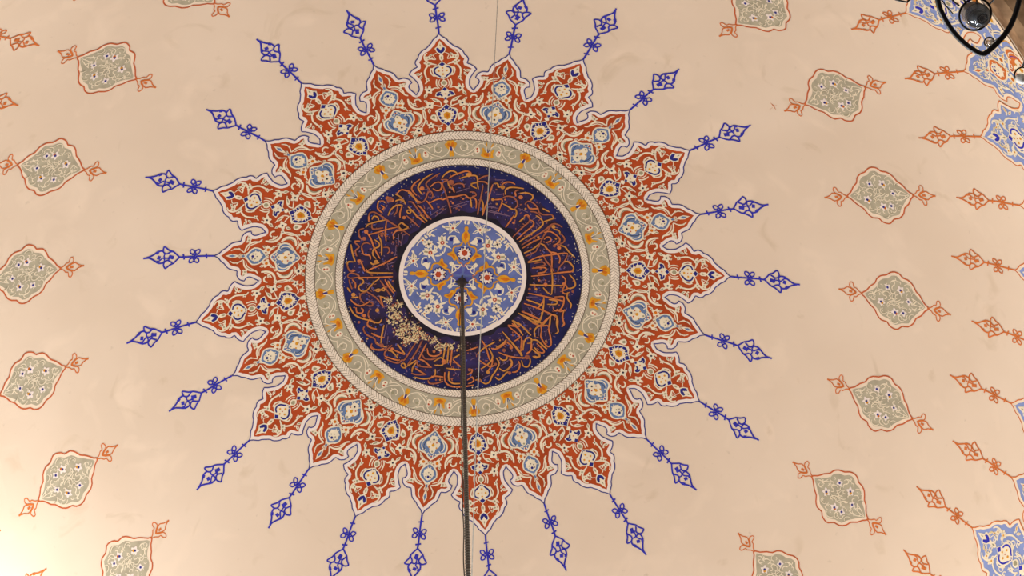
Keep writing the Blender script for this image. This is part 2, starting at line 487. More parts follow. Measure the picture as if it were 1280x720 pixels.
def big_blossoms(fr, C=None, N=None, O=None):
    """navy blossoms on the axis; each returned drawing goes to its own sub-part"""
    C = C or CREAM; N = N or NAVY; O = O or OCHRE
    t = tB1; t2 = tB2
    def mk(pieces):
        def go(fr, art_neg):
            for kind, pts, m, l, tt, wd in pieces:
                if kind == 'S':
                    h = tt(pts); h[0] = (h[0][0], 0.0); h[-1] = (h[-1][0], 0.0); fr.fill(sym(h), m, l)
                elif kind == 'V':
                    for f2 in (fr, art_neg): f2.stroke(tt(pts), wd, m, l, 3, 0.2)
                elif kind == 'D':
                    h = tt(pts)[0]
                    if wd < 0: fr.dot((h[0], 0.0), -wd, m, l)
                    else:
                        for f2 in (fr, art_neg): f2.dot(h, wd, m, l)
        return go
    flower = mk([('S', [(200,490),(255,452),(262,420),(330,385),(400,368),(458,385),(480,440),(540,497)], C, L1, t, 0),
        ('S', [(226,489),(268,452),(275,428),(330,403),(400,386),(442,402),(468,445),(525,496)], N, L2, t, 0),
        ('S', [(285,490),(292,460),(312,452),(318,432),(345,432),(365,414),(395,420),(420,418),(425,440),(446,446),(448,470),(466,492)], C, L3, t, 0),
        ('V', [(300,462),(285,440)], C, L3, t, 1.0), ('V', [(330,430),(318,410)], C, L3, t, 1.0), ('V', [(372,416),(368,396)], C, L3, t, 0.9),
        ('V', [(425,420),(436,402)], C, L3, t, 1.0), ('V', [(446,446),(462,436)], C, L3, t, 1.0), ('V', [(462,474),(482,468)], C, L3, t, 1.2), ('V', [(288,478),(268,470)], C, L3, t, 1.2),
        ('D', [(345,440)], BRICK, L4, t, 0.6), ('D', [(395,432)], BRICK, L4, t, 0.6), ('D', [(432,458)], BRICK, L4, t, 0.6),
        ('S', [(316,490),(350,455),(400,452),(428,492)], O, L4, t, 0),
        ('S', [(345,490),(365,474),(395,474),(408,491)], OCHRED if O is OCHRE else O, L4+1, t, 0)])
    cross = mk([('S', [(578,500),(625,470),(628,440),(645,388),(700,408),(718,460),(782,508)], C, L1, t, 0),
        ('S', [(590,500),(612,483),(632,501)], N, L2, t, 0),
        ('V', [(640,470),(668,452),(658,415),(688,430),(698,462)], N, L2, t, 2.2),
        ('S', [(715,505),(742,482),(770,507)], N, L2, t, 0),
        ('D', [(675,503)], RUSTO if O is OCHRE else O, L2, t, -0.9)])
    crest = mk([('S', [(880,515),(905,465),(925,440),(930,402),(965,412),(1000,408),(1040,405),(1060,432),(1090,485),(1142,538)], C, L1, t, 0),
        ('V', [(915,490),(935,472),(965,440),(1008,432),(1045,452),(1062,490)], N, L2, t, 2.0),
        ('V', [(897,515),(912,498)], N, L2, t, 1.2),
        ('S', [(1068,535),(1095,498),(1128,538)], N, L2, t, 0),
        ('D', [(955,518)], O, L2, t, -1.4), ('D', [(1045,524)], O, L2, t, -1.2), ('D', [(1002,480)], O, L2, t, 1.3),
        ('D', [(1000,522)], BRICK, L2, t, -0.7)])
    bud = mk([('S', [(345,355),(372,322),(420,308),(445,335),(510,368)], C, L1, t2, 0),
        ('S', [(362,366),(378,332),(400,322),(425,325),(432,340),(415,348),(402,362)], N, L2, t2, 0),
        ('D', [(405,364)], C, L3, t2, -0.8),
        ('S', [(440,372),(455,358),(472,372)], SAGED, L2, t2, 0)])
    return [flower, cross, crest, bud]

# --- small petal -----------------------------------------------------------------
def small_half(fr, C=None, G=None, K=None):
    C = C or CREAM; G = G or SAGED; K = K or DARK
    t = tS4
    V = lambda pts, wd=1.0, l=L1, tp=0.4, m=None: fr.stroke(t(pts), wd*1.3, m or C, l, 3, tp)
    def fl(x, y, r, lobes=5, kr=0.28, kc=None):
        c = t([(x, y)])[0]; fr.star(c, r/10*1.18, lobes, C, L1, 0.45, x*0.01); fr.dot(c, r/10*kr, kc or K, L2, 7)
    def lf(a, b, wd, core=G):
        p = t([a, b]); fr.leaf(p[0], p[1], wd/10*1.3, C, L1, core)
    # crescents that frame the steel-blue blossom
    V([(285,55),(315,5),(375,-18),(440,5),(482,62)], 3.4, L1, 0.8); V([(305,45),(340,5),(385,-3),(430,15)], 1.0, L2, 0.3, G)
    V([(500,120),(530,140),(560,150)], 1.2); lf((480,80),(520,110),22)
    fl(598,205,50,4,0.4,OCHRED); lf((625,190),(685,182),28); lf((570,190),(520,130),24)
    V([(600,245),(590,280),(560,290)], 1.0)
    # tulip arcs towards the tip
    V([(715,108),(740,150),(800,172),(845,210),(868,260),(868,325)], 1.7); V([(740,150),(780,185),(830,230),(845,300)], 0.9)
    fl(868,172,34,4,0.35,G); lf((870,150),(900,125),26); lf((850,190),(845,230),16, None)
    V([(650,250),(700,228),(770,240),(815,290)], 1.1)
    V([(870,332),(930,312),(990,322),(1035,362)], 1.1); lf((930,318),(960,298),18, None); lf((985,322),(1010,330),18, None)
    lf((110,165),(175,160),44, BRICK)
    # cluster between blossom and ring
    fl(215,12,42,5,0.35); lf((180,-20),(150,-60),24); lf((170,20),(130,70),24); fl(155,60,26,4); lf((200,50),(210,120),22)
    V([(260,10),(310,-40)], 1.1)
    lf((610,285),(560,300),24)
def small_axis(fr, neg, C=None, G=None):
    C = C or CREAM; G = G or STEEL
    t = tS4
    pts = lambda L: t(L)
    for f2 in (fr, neg):
        f2.stroke(t([(800,330),(850,375),(905,415)]), 0.9, C, L1, 3); f2.stroke(t([(820,395),(880,380),(930,370)]), 0.9, C, L1, 3)
    a = t([(900,400)])[0][0]; b = t([(1078,450)])[0][0]
    fr.fill([(a,0),(a+.3*(b-a), 1.9*PX),(a+.6*(b-a), 2.6*PX),(b,0),(a+.6*(b-a), -2.6*PX),(a+.3*(b-a), -1.9*PX)], C, L1)
    a2 = a+.28*(b-a); b2 = a+.8*(b-a)
    fr.fill([(a2,0),((a2+b2)/2, 1.6*PX),(b2,0),((a2+b2)/2,-1.6*PX)], G, L2)
    c = t([(865,385)])[0][0]
    fr.fill([(c-2.4*PX,0),(c,1.5*PX),(c+2.6*PX,0),(c,-1.5*PX)], G, L2)
def small_blossoms(C=None, B=None, O=None, K=None):
    C = C or CREAM; B = B or STEEL; O = O or OCHRE; K = K or DARK
    t = tS4
    def hp(pts, ku=1.0, kv=1.08):
        h = t(pts); um = (h[0][0]+h[-1][0])/2; h = [(um+(u-um)*ku, v*kv) for u, v in h]; h = [h[0]] + smooth(h, 2)[1:-1] + [h[-1]]; h[0] = (h[0][0], 0.0); h[-1] = (h[-1][0], 0.0); return h
    def ux(x): return t([(x, 490-(1195-x)*0.305)])[0][0]
    def large(fr, neg):
        fr.fill(sym(hp([(172,188),(238,138),(305,95),(368,62),(440,72),(486,108),(492,168),(512,205),(552,290)])), C, L1)
        fr.fill(sym(hp([(188,192),(248,152),(318,112),(372,80),(432,88),(468,118),(472,175),(498,215),(532,282)])), B, L2)
        for f2 in (fr, neg):
            for cut in ([(215,175),(235,192)],[(275,135),(290,158)],[(470,150),(445,165)],[(498,200),(472,215)],[(520,250),(490,250)]): f2.stroke(t(cut), 1.1, C, L3, 0)
            f2.dot(t([(262,168)])[0], 0.9, C, L3, 6); f2.dot(t([(484,232)])[0], 1.0, C, L3, 6); f2.dot(t([(505,262)])[0], 0.8, BRICK, L4, 6)
            f2.stroke(t([(300,118),(335,102),(380,90),(430,106),(455,135)]), 1.2, C, L3, 3); f2.stroke(t([(330,125),(380,122),(425,130),(445,150)]), 0.7, K, L3, 3)
        fr.fill(sym(hp([(238,208),(282,160),(320,168),(345,142),(392,160),(420,205),(448,215),(470,262)])), C, L3)
        c = ux(362)
        for du, dv, r, m in ((0,0,2.0,O),(-7,0,1.3,K),(-3.5,4,1.0,BRICK),(3,4.6,1.1,O),(8,0,1.2,SAGED),(-2,0,0.8,BRICK)):
            if dv:
                for sg in (1, -1): fr.dot((c+du*PX, sg*dv*PX), r, m, L4, 7)
            else: fr.dot((c+du*PX, 0), r, m, L4, 7)
    def little(fr, neg):
        fr.fill(sym(hp([(598,290),(645,255),(700,238),(765,248),(800,295),(835,368)], 1.14, 1.22)), C, L1)
        fr.fill(sym(hp([(612,296),(655,268),(705,250),(760,262),(788,300),(815,362)], 1.14, 1.22)), B, L2)
        fr.fill(sym(hp([(655,320),(690,275),(740,282),(775,310),(790,356)], 1.14, 1.22)), C, L3)
        c = ux(730)
        for cut in ([(640,285),(662,300)],[(690,256),(700,278)],[(745,258),(738,282)],[(790,312),(768,318)]):
            for f2 in (fr, neg): f2.stroke(t(cut), 1.1, C, L3, 0)
        fr.dot((c+2.2*PX, 0), 1.7, NAVY, L4, 7)
        for du, dv in ((-3,0),(-1,3),(2.5,3.2)):
            for sg in ((1,-1) if dv else (1,)): fr.dot((c+du*PX, sg*dv*PX), 0.75, K, L4, 6)
    return [large, little]

# --- finial (knot and palmette on a stem), traced on the big petal's point -------------
def finial_art(name, line, scale=1.0, lw=1.5, knot=True):
    """returns list of (kind, pts, width) in px units with x along the stem from its root, y across"""
    st = []
    ax0 = tB2([(585,385)])[0][0]
    def L(pts):
        out = []
        for X, Y in pts:
            th, ph = on_dome(840+X/8, 300+Y/8)
            # straighten along the stem's own axis
            out.append((X, Y))
        return out
    dx, dy = 1215-585, 477-385; LL = math.hypot(dx, dy); ex = (dx/LL, dy/LL)
    def T(pts):
        r = []
        for X, Y in pts:
            a, b = X-585, Y-385
            r.append(((a*ex[0]+b*ex[1])/8, (-a*ex[1]+b*ex[0])/8))
        return r
    st.append((T([(585,385),(650,395),(755,408)]), 1.6)); st.append((T([(650,370),(655,418)]), 1.3))
    st.append((T([(775,409),(865,420),(905,428)]), 1.6)); st.append((T([(862,395),(870,448)]), 1.5))
    # knot
    kx, ky = 22.8, 0.0
    for sx_ in (1, -1):
        for sy_ in (1, -1):
            st.append(([(kx-sx_*1.2, ky+sy_*0.3), (kx+sx_*1.5, ky+sy_*2.0), (kx+sx_*5.2, ky+sy_*3.6), (kx+sx_*5.6, ky+sy_*7.2), (kx+sx_*3.4, ky+sy_*7.6),
                        (kx+sx_*0.9, ky+sy_*6.2), (kx-sx_*1.0, ky+sy_*3.4), (kx-sx_*3.2, ky+sy_*1.4)], 1.25))
    # palmette
    st.append((T([(905,425),(940,398),(965,378),(1000,368),(1030,350),(1045,345),(1055,362),(1058,388),(1040,410),(1015,415),(995,400),(975,385)]), 1.4))
    st.append((T([(905,425),(935,460),(965,490),(1000,508),(1040,548),(1052,540),(1055,505),(1035,482),(1010,480),(985,492),(968,490)]), 1.4))
    st.append((T([(1040,410),(1065,400),(1105,405),(1135,430),(1165,455),(1195,472),(1245,477)]), 1.5))
    st.append((T([(1052,505),(1075,515),(1110,512),(1140,495),(1170,485),(1215,477)]), 1.5))
    st.append((T([(1058,402),(1045,425),(1060,445),(1085,432),(1105,420)]), 1.2))
    st.append((T([(1038,483),(1050,462),(1040,440),(1015,435),(1000,420)]), 1.2))
    st.append((T([(960,430),(985,440),(1005,452)]), 3.2)); st.append((T([(1085,450),(1112,462)]), 3.2))
    st.append((T([(1098,512),(1125,500)]), 2.6)); st.append((T([(1100,412),(1125,425)]), 2.2))
    return [(p, wd) for p, wd in st]
FIN = finial_art('f', None)
def draw_finial(art, u0, direction, line, sx=1.0, sy=1.0, lw=1.0, layer=LLINE, fillm=None):
    """finial whose root is at polar angle u0 on azimuth 0, pointing outwards (+1) or inwards (-1)"""
    fr = Frame(art, place_in(1))
    if fillm is not None:
        body = [(40.5,0),(50,-7),(57,-10),(58.5,-5),(66,-4.5),(76,-0.5),(66,4.5),(58.5,5),(57,10),(50,7)]
        fr.fill([(u0+direction*x*PX*sx, y*PX*sy) for x, y in body], fillm, layer-1)
    for pts, wd in FIN:
        q = [(u0+direction*x*PX*sx, y*PX*sy) for x, y in pts]
        fr.stroke(q, wd*lw*1.3, line, layer, 2)

# ------------------------------------------------------------------ SUNBURST
sun = thing('painted_sunburst', 'red painted sunburst of pointed floral petals tipped with blue finials', 'ceiling painting', loc=(0, 0, ZC))
def make_petals(parent, big=True):
    a = Art()
    if big:
        pos, neg = petal_ground(a, big_out, PHN, RED, NAVYL, BORDER)
        big_half(pos); big_half(neg); big_axis(pos)
    else:
        pos, neg = petal_ground(a, small_out, 15*D-PHN, RED, NAVYL, BORDER)
        small_half(pos); small_half(neg); small_axis(pos, neg)
    o = a.build('petal', parent)
    for fn in (big_blossoms(pos) if big else small_blossoms()):
        b = Art(); fn(Frame(b, place_in(1)), Frame(b, place_in(-1))); b.build('blossom', o)
    return o
pb = make_petals(sun, True); ps = make_petals(sun, False)
fa = Art(); draw_finial(fa, 29.25*D, 1, ROYAL, 1.02, 1.04, 1.0, LLINE); fbig = fa.build('finial', sun)
fa = Art(); draw_finial(fa, 27.15*D, 1, ROYAL, 1.02, 1.04, 1.0, LLINE); fsml = fa.build('finial', sun)
for k in range(12):
    ab, as_ = PHI0 + 30*D*k, PHI0 + 30*D*k + 15*D
    if k == 0:
        pb.rotation_euler = fbig.rotation_euler = (0, 0, ab); ps.rotation_euler = fsml.rotation_euler = (0, 0, as_)
    else:
        copy_of(pb, sun, ab); copy_of(ps, sun, as_); copy_of(fbig, sun, ab); copy_of(fsml, sun, as_)

# ------------------------------------------------------------------ SCROLL BORDER with two braids
TBO, TBI = 17.08*D, 16.05*D; TGI = 13.82*D; TII = 13.02*D
scroll = thing('painted_scroll_border', 'sage green ring with cream scrolls and ochre blossoms between two braided lines', 'ceiling border', loc=(0, 0, ZC))
a = Art(); a.ring(TGI-0.02*D, TBI+0.02*D, SAGE, 2, 360, 3); a.build('green_band', scroll)
def braid(t0, t1, n, name):
    a = Art(); a.ring(t0, t1, BRAIDB, 3, 360, 1)
    h = 2*math.pi/n; tm = (t0+t1)/2; w_ = (t1-t0)/2
    for i in range(n):
        p = i*h
        for sg in (1, -1):
            # slanting slug from the middle to the edge
            q = []
            for s, o in ((0.0,-0.14),(0.35,0.24),(0.75,0.72),(1.0,0.98),(1.0,1.66),(0.65,1.42),(0.30,1.02),(0.0,0.64)):
                q.append((tm + sg*w_*s, p + h*(o + (0.5 if sg < 0 else 0))))
            a.put(q, [tuple(range(8))], BRAIDC, 4)
    for t, wd in ((t0, 0.8), (t1, 0.8)):
        a.ring(t-wd*PX/2, t+wd*PX/2, BROWNL, 5, 360, 1)
    return a.build(name, scroll)
braid(TBI, TBO, 300, 'braid_ring'); braid(TII, TGI, 250, 'braid_ring')
# one A-to-B unit of the scroll, mirrored about A, twelve times
PA = on_dome(753, 338.0)[1]; PB_ = on_dome(742, 379.5)[1]
kA = 15*D/(PB_-PA)
def tG(X, Y, y0=340):
    th, ph = on_dome(700+X/16, y0+Y/16); return (th, (ph-PA)*kA)
def unit(sg):
    st = []
    T = lambda pts, y0=340: [(lambda q: (q[0], sg*q[1]))(tG(X, Y, y0)) for X, Y in pts]
    c = []
    def s(pts, wd, m=CREAM, l=4, tp=0.2): c.append(('s', smooth(T(pts), 3), wd, m, l, tp))
    def f(pts, m, l): c.append(('f', smooth(T(pts), 2, True), 0, m, l, 0))
    s([(845,-8),(770,10),(700,65),(655,150),(645,230),(668,310),(712,375)], 1.1)
    s([(665,170),(690,240),(740,330),(820,415),(890,480),(908,540),(880,590),(820,622),(710,618)], 1.1)
    s([(640,365),(680,335),(712,372)], 1.1)
    s([(960,40),(1000,110),(985,190),(930,250),(850,282),(790,255),(760,205),(785,160),(840,140),(875,165)], 1.1)
    s([(780,290),(800,265),(850,270)], 1.2)
    s([(955,255),(910,310),(890,370),(935,420),(962,470),(955,520)], 1.0); s([(850,365),(890,375)], 1.0)
    s([(880,590),(940,575),(975,600)], 1.0)
    f([(700,400),(760,395),(800,420),(850,465),(800,495),(730,500),(690,450)], CREAM, 4)
    f([(715,455),(740,430),(755,460)], BRICK, 5); f([(775,440),(800,430),(820,465),(790,470)], BRICK, 5)
    f([(820,250),(850,200),(880,210),(870,250)], SAGED, 3.5)
    # ochre at A (outer side large, inner side small)
    f([(800,-30),(800,20),(860,60),(920,85),(950,60),(1000,20),(1000,-30)], OCHRE, 3.6)
    f([(640,-30),(655,5),(700,12),(760,-5),(770,-30)], OCHRE, 3.6)
    f([(755,-30),(800,-12),(850,-20),(870,-30)], NAVY, 5)
    f([(850,-30),(870,20),(930,30),(950,-10)], OCHRED, 3.8)
    # ochre at B (inner side large)
    f([(600,640),(590,580),(640,500),(690,530),(740,545),(800,545),(810,575),(730,600),(700,640)], OCHRE, 3.6)
    f([(620,640),(640,570),(690,570),(680,640)], OCHRED, 3.8)
    f([(830,640),(870,610),(940,640)], OCHRE, 3.6)
    f([(690,640),(750,628),(800,640)], NAVY, 5)
    return c
sa = Art()
U = unit(1) + unit(-1)
for kind, pts, wd, m, l, tp in U:
    if kind == 's': sa.stroke(pts, wd*PX, m, l, tp)
    else: sa.fill(pts, m, l)
so = sa.build('scroll_ornament', scroll, PA)
for k in range(1, 12): copy_of(so, scroll, PA+30*D*k)

# ------------------------------------------------------------------ INSCRIPTION BAND
ins = thing('painted_inscription_band', 'dark navy ring of orange Arabic calligraphy around the small blue roundel', 'inscription', loc=(0, 0, ZC))
a = Art(); a.ring(6.8*D, 12.35*D, INK, 2, 360, 5); a.ring(12.35*D, TII+0.03*D, INKRIM, 2, 360, 1)
a.ring(12.0*D, 12.36*D, INKRIM, 2.4, 360, 1)
BLK = paint('sooty_paint', lin(34, 28, 38), 0.25, 8)
rnd = random.Random(4)
P = []; 
for i in range(240):
    ph = 2*math.pi*i/240; P += [(6.85*D, ph), ((7.45+0.18*math.sin(ph*23)+0.14*math.sin(ph*9+1))*D, ph)]
a.put(P, [(2*i, 2*i+1, (2*i+3) % 480, (2*i+2) % 480) for i in range(240)], BLK, 2.4)
# ragged outer edge flecks
for i in range(260):
    ph = rnd.uniform(0, 2*math.pi); t = rnd.uniform(12.7, 13.05)*D
    q = [(t+rnd.uniform(-1, 1)*0.9*PX, ph+rnd.uniform(-1, 1)*0.9*PX/math.sin(t)) for _ in range(4)]
    q.sort(key=lambda z: math.atan2(z[0]-t, (z[1]-ph)*math.sin(t)))
    a.put(q, [(0, 1, 2, 3)], INKRIM if t > 12.9*D else BRAIDC, 6)
a.build('navy_ground', ins)
SCRIPT = [
 (510,200,10,[[(150,235),(80,290),(45,350),(70,400),(110,440)],[(310,165),(200,230),(130,320),(135,370),(180,430)],[(400,160),(300,220),(225,290),(250,340),(275,375)],
  [(280,330),(340,280),(400,275),(425,320),(400,370),(350,375),(310,350)],[(420,225),(470,165),(540,130),(600,150),(620,180)],[(410,240),(500,245),(430,285),(460,380),(490,480),(520,580),(540,660)],
  [(510,225),(570,185),(640,160),(720,135),(780,150),(790,190)],[(500,260),(510,310),(540,350)],[(550,320),(620,290),(690,300),(700,340)],[(550,330),(580,400)],
  [(640,230),(730,200),(840,190),(870,230),(870,300),(880,360)],[(880,240),(950,200),(1010,190)],[(870,265),(960,270),(1000,300)],[(870,280),(800,290),(800,320),(860,350)],
  [(110,540),(180,520),(220,480),(250,400),(290,390),(310,440),(290,480)],[(230,505),(270,530),(330,500),(400,480),(440,490),(500,460),(580,455),(650,440),(710,430),(760,470),(830,470),(855,520),(850,600)],
  [(780,480),(795,590)],[(940,310),(920,420),(890,560),(870,680)],[(1060,300),(1020,420),(1000,500),(960,600),(930,690)],[(920,490),(940,560),(930,650)],[(770,395),(830,400),(850,440),(800,450)],
  [(240,515),(280,560),(310,610)],[(0,400),(60,450),(130,540)],[(0,520),(50,520),(90,570),(150,650),(210,720)],[(120,560),(180,610),(240,700),(260,720)],[(0,580),(80,660),(120,720)]],
  [(175,350,30),(540,275,38),(200,405,12),(560,535,14),(690,480,14),(605,600,14),(640,620,10),(380,585,16),(520,395,12),(760,180,32)],
  [[(280,690),(480,560)],[(340,700),(480,600)],[(540,580),(740,510)],[(560,600),(740,545)],[(600,400),(770,345)],[(240,610),(300,570)],[(1010,570),(1100,590)],[(1000,640),(1280,700)]]),
 (420,200,10,[[(750,430),(810,370),(880,380),(930,400),(1010,500),(1060,520)],[(740,420),(820,470),(870,550)],[(530,510),(590,510),(630,540)],[(530,510),(520,600),(580,660)],
  [(650,690),(690,610),(760,560),(830,560)],[(770,560),(760,640),(720,690)],[(830,560),(800,650),(800,720)],[(740,510),(800,490),(850,520)],
  [(410,700),(420,660),(470,645),(540,680),(600,715)],[(560,560),(600,590),(570,620)],[(880,640),(910,620),(935,645),(910,665),(880,640)]],[(670,490,42),(640,470,26),(700,500,24)],[[(590,640),(640,560)],[(690,680),(720,640)]]),
 (610,200,10,[[(170,310),(220,275),(290,275),(340,300)],[(220,430),(220,370),(270,340),(350,340),(450,355)],[(330,420),(350,380),(390,370)],[(340,400),(350,450)],
  [(400,410),(480,405),(550,430),(560,470),(530,500)],[(170,480),(230,450),(310,460),(360,510),(370,560),(330,610)],[(55,495),(120,490),(180,500),(130,640)],[(180,540),(240,570),(300,610),(350,620),(355,680),(330,720)],
  [(460,550),(500,510),(560,530),(620,590),(640,650),(700,680),(790,680),(830,710)],[(495,550),(520,600),(590,605),(630,600)],[(680,600),(770,645)],[(530,640),(600,650),(660,700)],[(450,700),(490,680),(520,710)],
  [(75,290),(120,290),(130,330),(170,330)]],[(185,335,28),(410,460,28),(105,365,12),(110,545,14),(215,490,12),(470,605,14),(60,490,20)],
  [[(0,620),(280,700)],[(0,580),(120,600)],[(380,600),(500,650)],[(70,290),(20,450)],[(100,430),(200,420)],[(90,245),(220,245)]]),
 (610,268,10,[[(330,0),(220,160)],[(460,30),(390,90)],[(310,280),(420,170),(520,80),(500,20),(470,0)],[(360,310),(460,220),(560,140),(570,90),(530,65)],[(390,340),(520,250),(640,170),(690,110),(660,50),(600,10)],
  [(420,380),(560,290),(700,200),(800,120),(870,120),(930,160)],[(430,420),(560,340),(680,290)],[(450,480),(560,430),(640,360)],[(470,520),(600,460)],[(500,590),(620,530),(800,500),(960,480),(1000,490)],[(500,600),(680,560)],
  [(600,460),(650,360),(700,260),(760,180),(800,120)],[(700,220),(780,210),(860,260),(900,310),(870,360),(820,380)],[(820,180),(890,200),(900,250)],[(900,230),(950,280),(955,330),(900,370),(860,380)],
  [(700,310),(740,280),(780,290),(780,330),(720,350)],[(650,360),(700,380),(740,430),(780,450)],[(670,480),(730,580),(780,640),(830,720)],[(700,370),(770,460),(850,480),(900,540),(890,610)],[(900,385),(960,400),(1010,460),(1090,540)],
  [(1000,490),(960,580),(900,650),(870,720)],[(790,460),(800,600),(790,720)],[(950,590),(1010,590),(1070,660),(1060,720)],[(580,610),(680,590),(710,630),(600,650)],[(550,670),(700,660),(730,690),(700,720)],[(690,90),(780,60),(820,40),(800,0)]],
  [(820,150,26),(890,415,26),(630,280,16),(850,300,14),(545,250,12),(830,390,20),(320,100,18)],[[(460,130),(620,20)],[(520,540),(560,480)],[(600,100),(650,140)]]),
 (610,336,10,[[(1060,0),(1050,30),(950,40),(790,60),(540,90)],[(795,0),(795,320)],[(620,50),(700,40),(730,10)],[(520,195),(960,205)],[(920,80),(970,130),(960,200),(930,260)],[(1020,70),(1080,140),(1090,210),(1040,240),(990,240)],
  [(970,190),(990,250),(930,270),(960,310),(1020,290)],[(1000,290),(990,360),(1040,440),(1030,490)],[(500,300),(700,340),(860,380),(940,400)],[(480,380),(620,430),(680,460)],[(700,330),(690,400),(620,490),(600,480)],
  [(700,360),(690,500),(670,590),(630,650)],[(450,430),(600,480),(760,550),(820,580)],[(390,555),(640,660)],[(420,530),(530,570),(640,625)],[(760,380),(860,400),(850,440),(740,440)],
  [(830,350),(940,345),(950,390),(940,450),(900,510),(830,520),(820,480)],[(540,660),(640,660),(690,710)],[(640,720),(720,640),(790,590)],[(780,590),(770,720)],[(820,580),(870,620),(870,720)],[(950,520),(930,600),(950,680),(930,720)],
  [(970,510),(900,530),(860,500)],[(690,230),(740,290),(790,320)],[(250,700),(400,720)],[(310,640),(400,700)]],[(600,250,18),(520,250,18),(640,140,16),(575,120,12),(720,195,28),(1060,280,16),(890,450,12),(950,190,26),(720,140,14)],
  [[(480,350),(620,350)],[(500,480),(560,560)],[(880,80),(880,160)],[(840,220),(840,300)]]),
 (620,390,10,[[(280,10),(480,130),(530,130),(570,60),(570,0)],[(350,0),(540,90)],[(700,30),(640,90),(580,170)],[(450,130),(560,170),(640,165),(670,190)],[(490,310),(480,240),(510,190),(560,170)],
  [(560,170),(570,230),(560,300),(600,380),(650,430),(690,400),(680,300),(660,200),(680,50)],[(700,30),(760,50),(760,150),(780,240),(740,270)],[(840,0),(835,80),(855,150),(820,180)],[(80,240),(190,370),(300,490),(330,550)],
  [(150,170),(290,290),(280,330),(230,360)],[(200,100),(340,290)],[(200,140),(310,230)],[(280,130),(440,290)],[(310,470),(320,300)],[(340,480),(350,380),(390,320),(440,330),(440,380),(390,390)],[(440,380),(430,480),(380,520)],
  [(440,350),(510,350),(600,430),(640,460)],[(510,390),(600,480),(580,510),(520,490)],[(450,460),(540,540),(500,570),(460,550)],[(30,500),(160,550),(300,570),(420,570)],[(0,440),(80,400),(130,340)],[(130,370),(200,420)],
  [(40,560),(80,600),(130,590),(140,550)],[(160,590),(200,620),(190,680),(130,720)],[(320,600),(340,670),(400,680),(430,620),(420,570)]],[(390,560,32),(100,475,24),(190,440,24),(625,360,14),(430,205,16),(210,290,12),(50,350,12)],
  [[(540,200),(530,300)],[(630,220),(620,300)],[(350,180),(420,240)]]),
 (550,425,10,[[(1040,0),(1040,100),(1000,140)],[(870,0),(980,130),(1020,200)],[(1140,0),(1140,120),(1080,165)],[(690,20),(560,90),(470,170)],[(520,0),(570,80),(620,250)],[(610,100),(660,210),(600,300),(510,360)],
  [(480,240),(620,330),(700,300)],[(700,220),(740,290),(700,380),(650,450),(620,520),(570,545),(520,520)],[(640,100),(700,110),(790,60),(830,0)],[(740,350),(800,385),(870,340),(900,270),(870,230)],[(900,400),(960,390),(1000,320),(980,260)],
  [(690,460),(740,495),(790,450),(840,400),(890,410)],[(340,500),(400,460),(420,510),(350,545)],[(440,500),(500,490),(520,530)],[(330,130),(470,85)],[(160,230),(260,170)],[(160,240),(265,340)],[(80,350),(260,370)],
  [(60,400),(60,500),(120,570),(260,585),(420,560)],[(110,390),(110,490),(160,540),(260,540)],[(350,360),(400,370),(390,410),(340,430)],[(90,290),(110,60)],[(130,320),(155,60)],[(40,230),(70,60)],[(580,400),(640,330),(660,240)],
  [(1180,90),(1240,170),(1240,210),(1180,200)]],[(600,400,24),(695,300,20),(725,430,16),(870,410,24),(490,505,26),(370,370,22),(215,125,18),(1090,210,28)],[[(540,480),(620,440)],[(780,310),(860,250)],[(920,340),(980,290)],[(480,80),(480,240)]]),
 (450,425,10,[[(130,80),(160,110),(250,120),(300,100)],[(200,20),(250,70),(330,80)],[(310,200),(310,150),(400,60)],[(310,200),(470,250),(490,240)],[(350,130),(400,140),(470,220)],
  [(300,220),(400,270),(480,285),(520,250),(560,240),(650,100),(720,0)],[(400,110),(560,180)],[(470,50),(560,170)],[(590,310),(700,150),(780,0)],[(730,240),(830,40)],[(580,330),(700,250)],[(710,250),(720,310),(780,330),(900,340)],
  [(740,240),(800,260),(890,340)],[(650,400),(660,340),(700,280)],[(640,410),(700,430),(830,430)],[(690,350),(820,430)],[(680,460),(800,485),(910,460),(940,420),(940,360)],[(850,500),(870,540),(950,540),(1040,510)],
  [(860,490),(920,450),(1040,460)],[(510,300),(550,290),(570,340),(530,340),(510,310)],[(780,180),(810,230),(900,240),(960,220)],[(840,100),(860,180),(940,200),(1010,160),(1000,90)],[(920,270),(1000,220),(1040,240),(1030,310),(930,310)]],
  [(1050,270,34),(925,140,20),(470,185,12),(820,370,12),(950,495,14),(1000,495,14),(400,110,22)],[[(960,30),(880,60)],[(560,330),(590,400)]]),
 (420,336,10,[[(160,0),(190,30),(240,20)],[(380,0),(420,45),(710,48)],[(140,90),(170,55),(240,60),(290,95),(180,115),(140,90)],[(270,105),(480,105),(710,95)],[(540,120),(470,170),(380,270),(310,270),(280,220),(340,170),(330,130),(280,120)],
  [(160,130),(180,200),(200,250)],[(200,130),(240,180),(240,240)],[(140,230),(180,290)],[(550,140),(620,240),(710,370)],[(610,130),(720,300)],[(650,150),(740,280)],[(380,280),(490,350),(560,430),(600,480)],[(550,340),(590,470)],
  [(545,340),(640,370)],[(370,290),(310,310),(300,370),(350,430)],[(180,380),(230,430),(300,460),(380,430),(420,400)],[(190,360),(280,350)],[(380,450),(450,460),(450,420),(400,410)],[(250,480),(260,540),(320,550),(340,510),(310,490)],
  [(170,470),(230,570),(330,620),(420,640)],[(430,500),(400,560),(430,630),(500,670),(560,660)],[(410,640),(390,690),(420,720)],[(480,260),(530,280),(600,230),(600,270),(530,250),(480,270)]],
  [(215,320,28),(515,515,26),(350,580,24),(710,150,14),(285,665,18),(225,480,10)],[[(390,380),(500,420)],[(360,170),(430,200)],[(440,230),(470,280)]]),
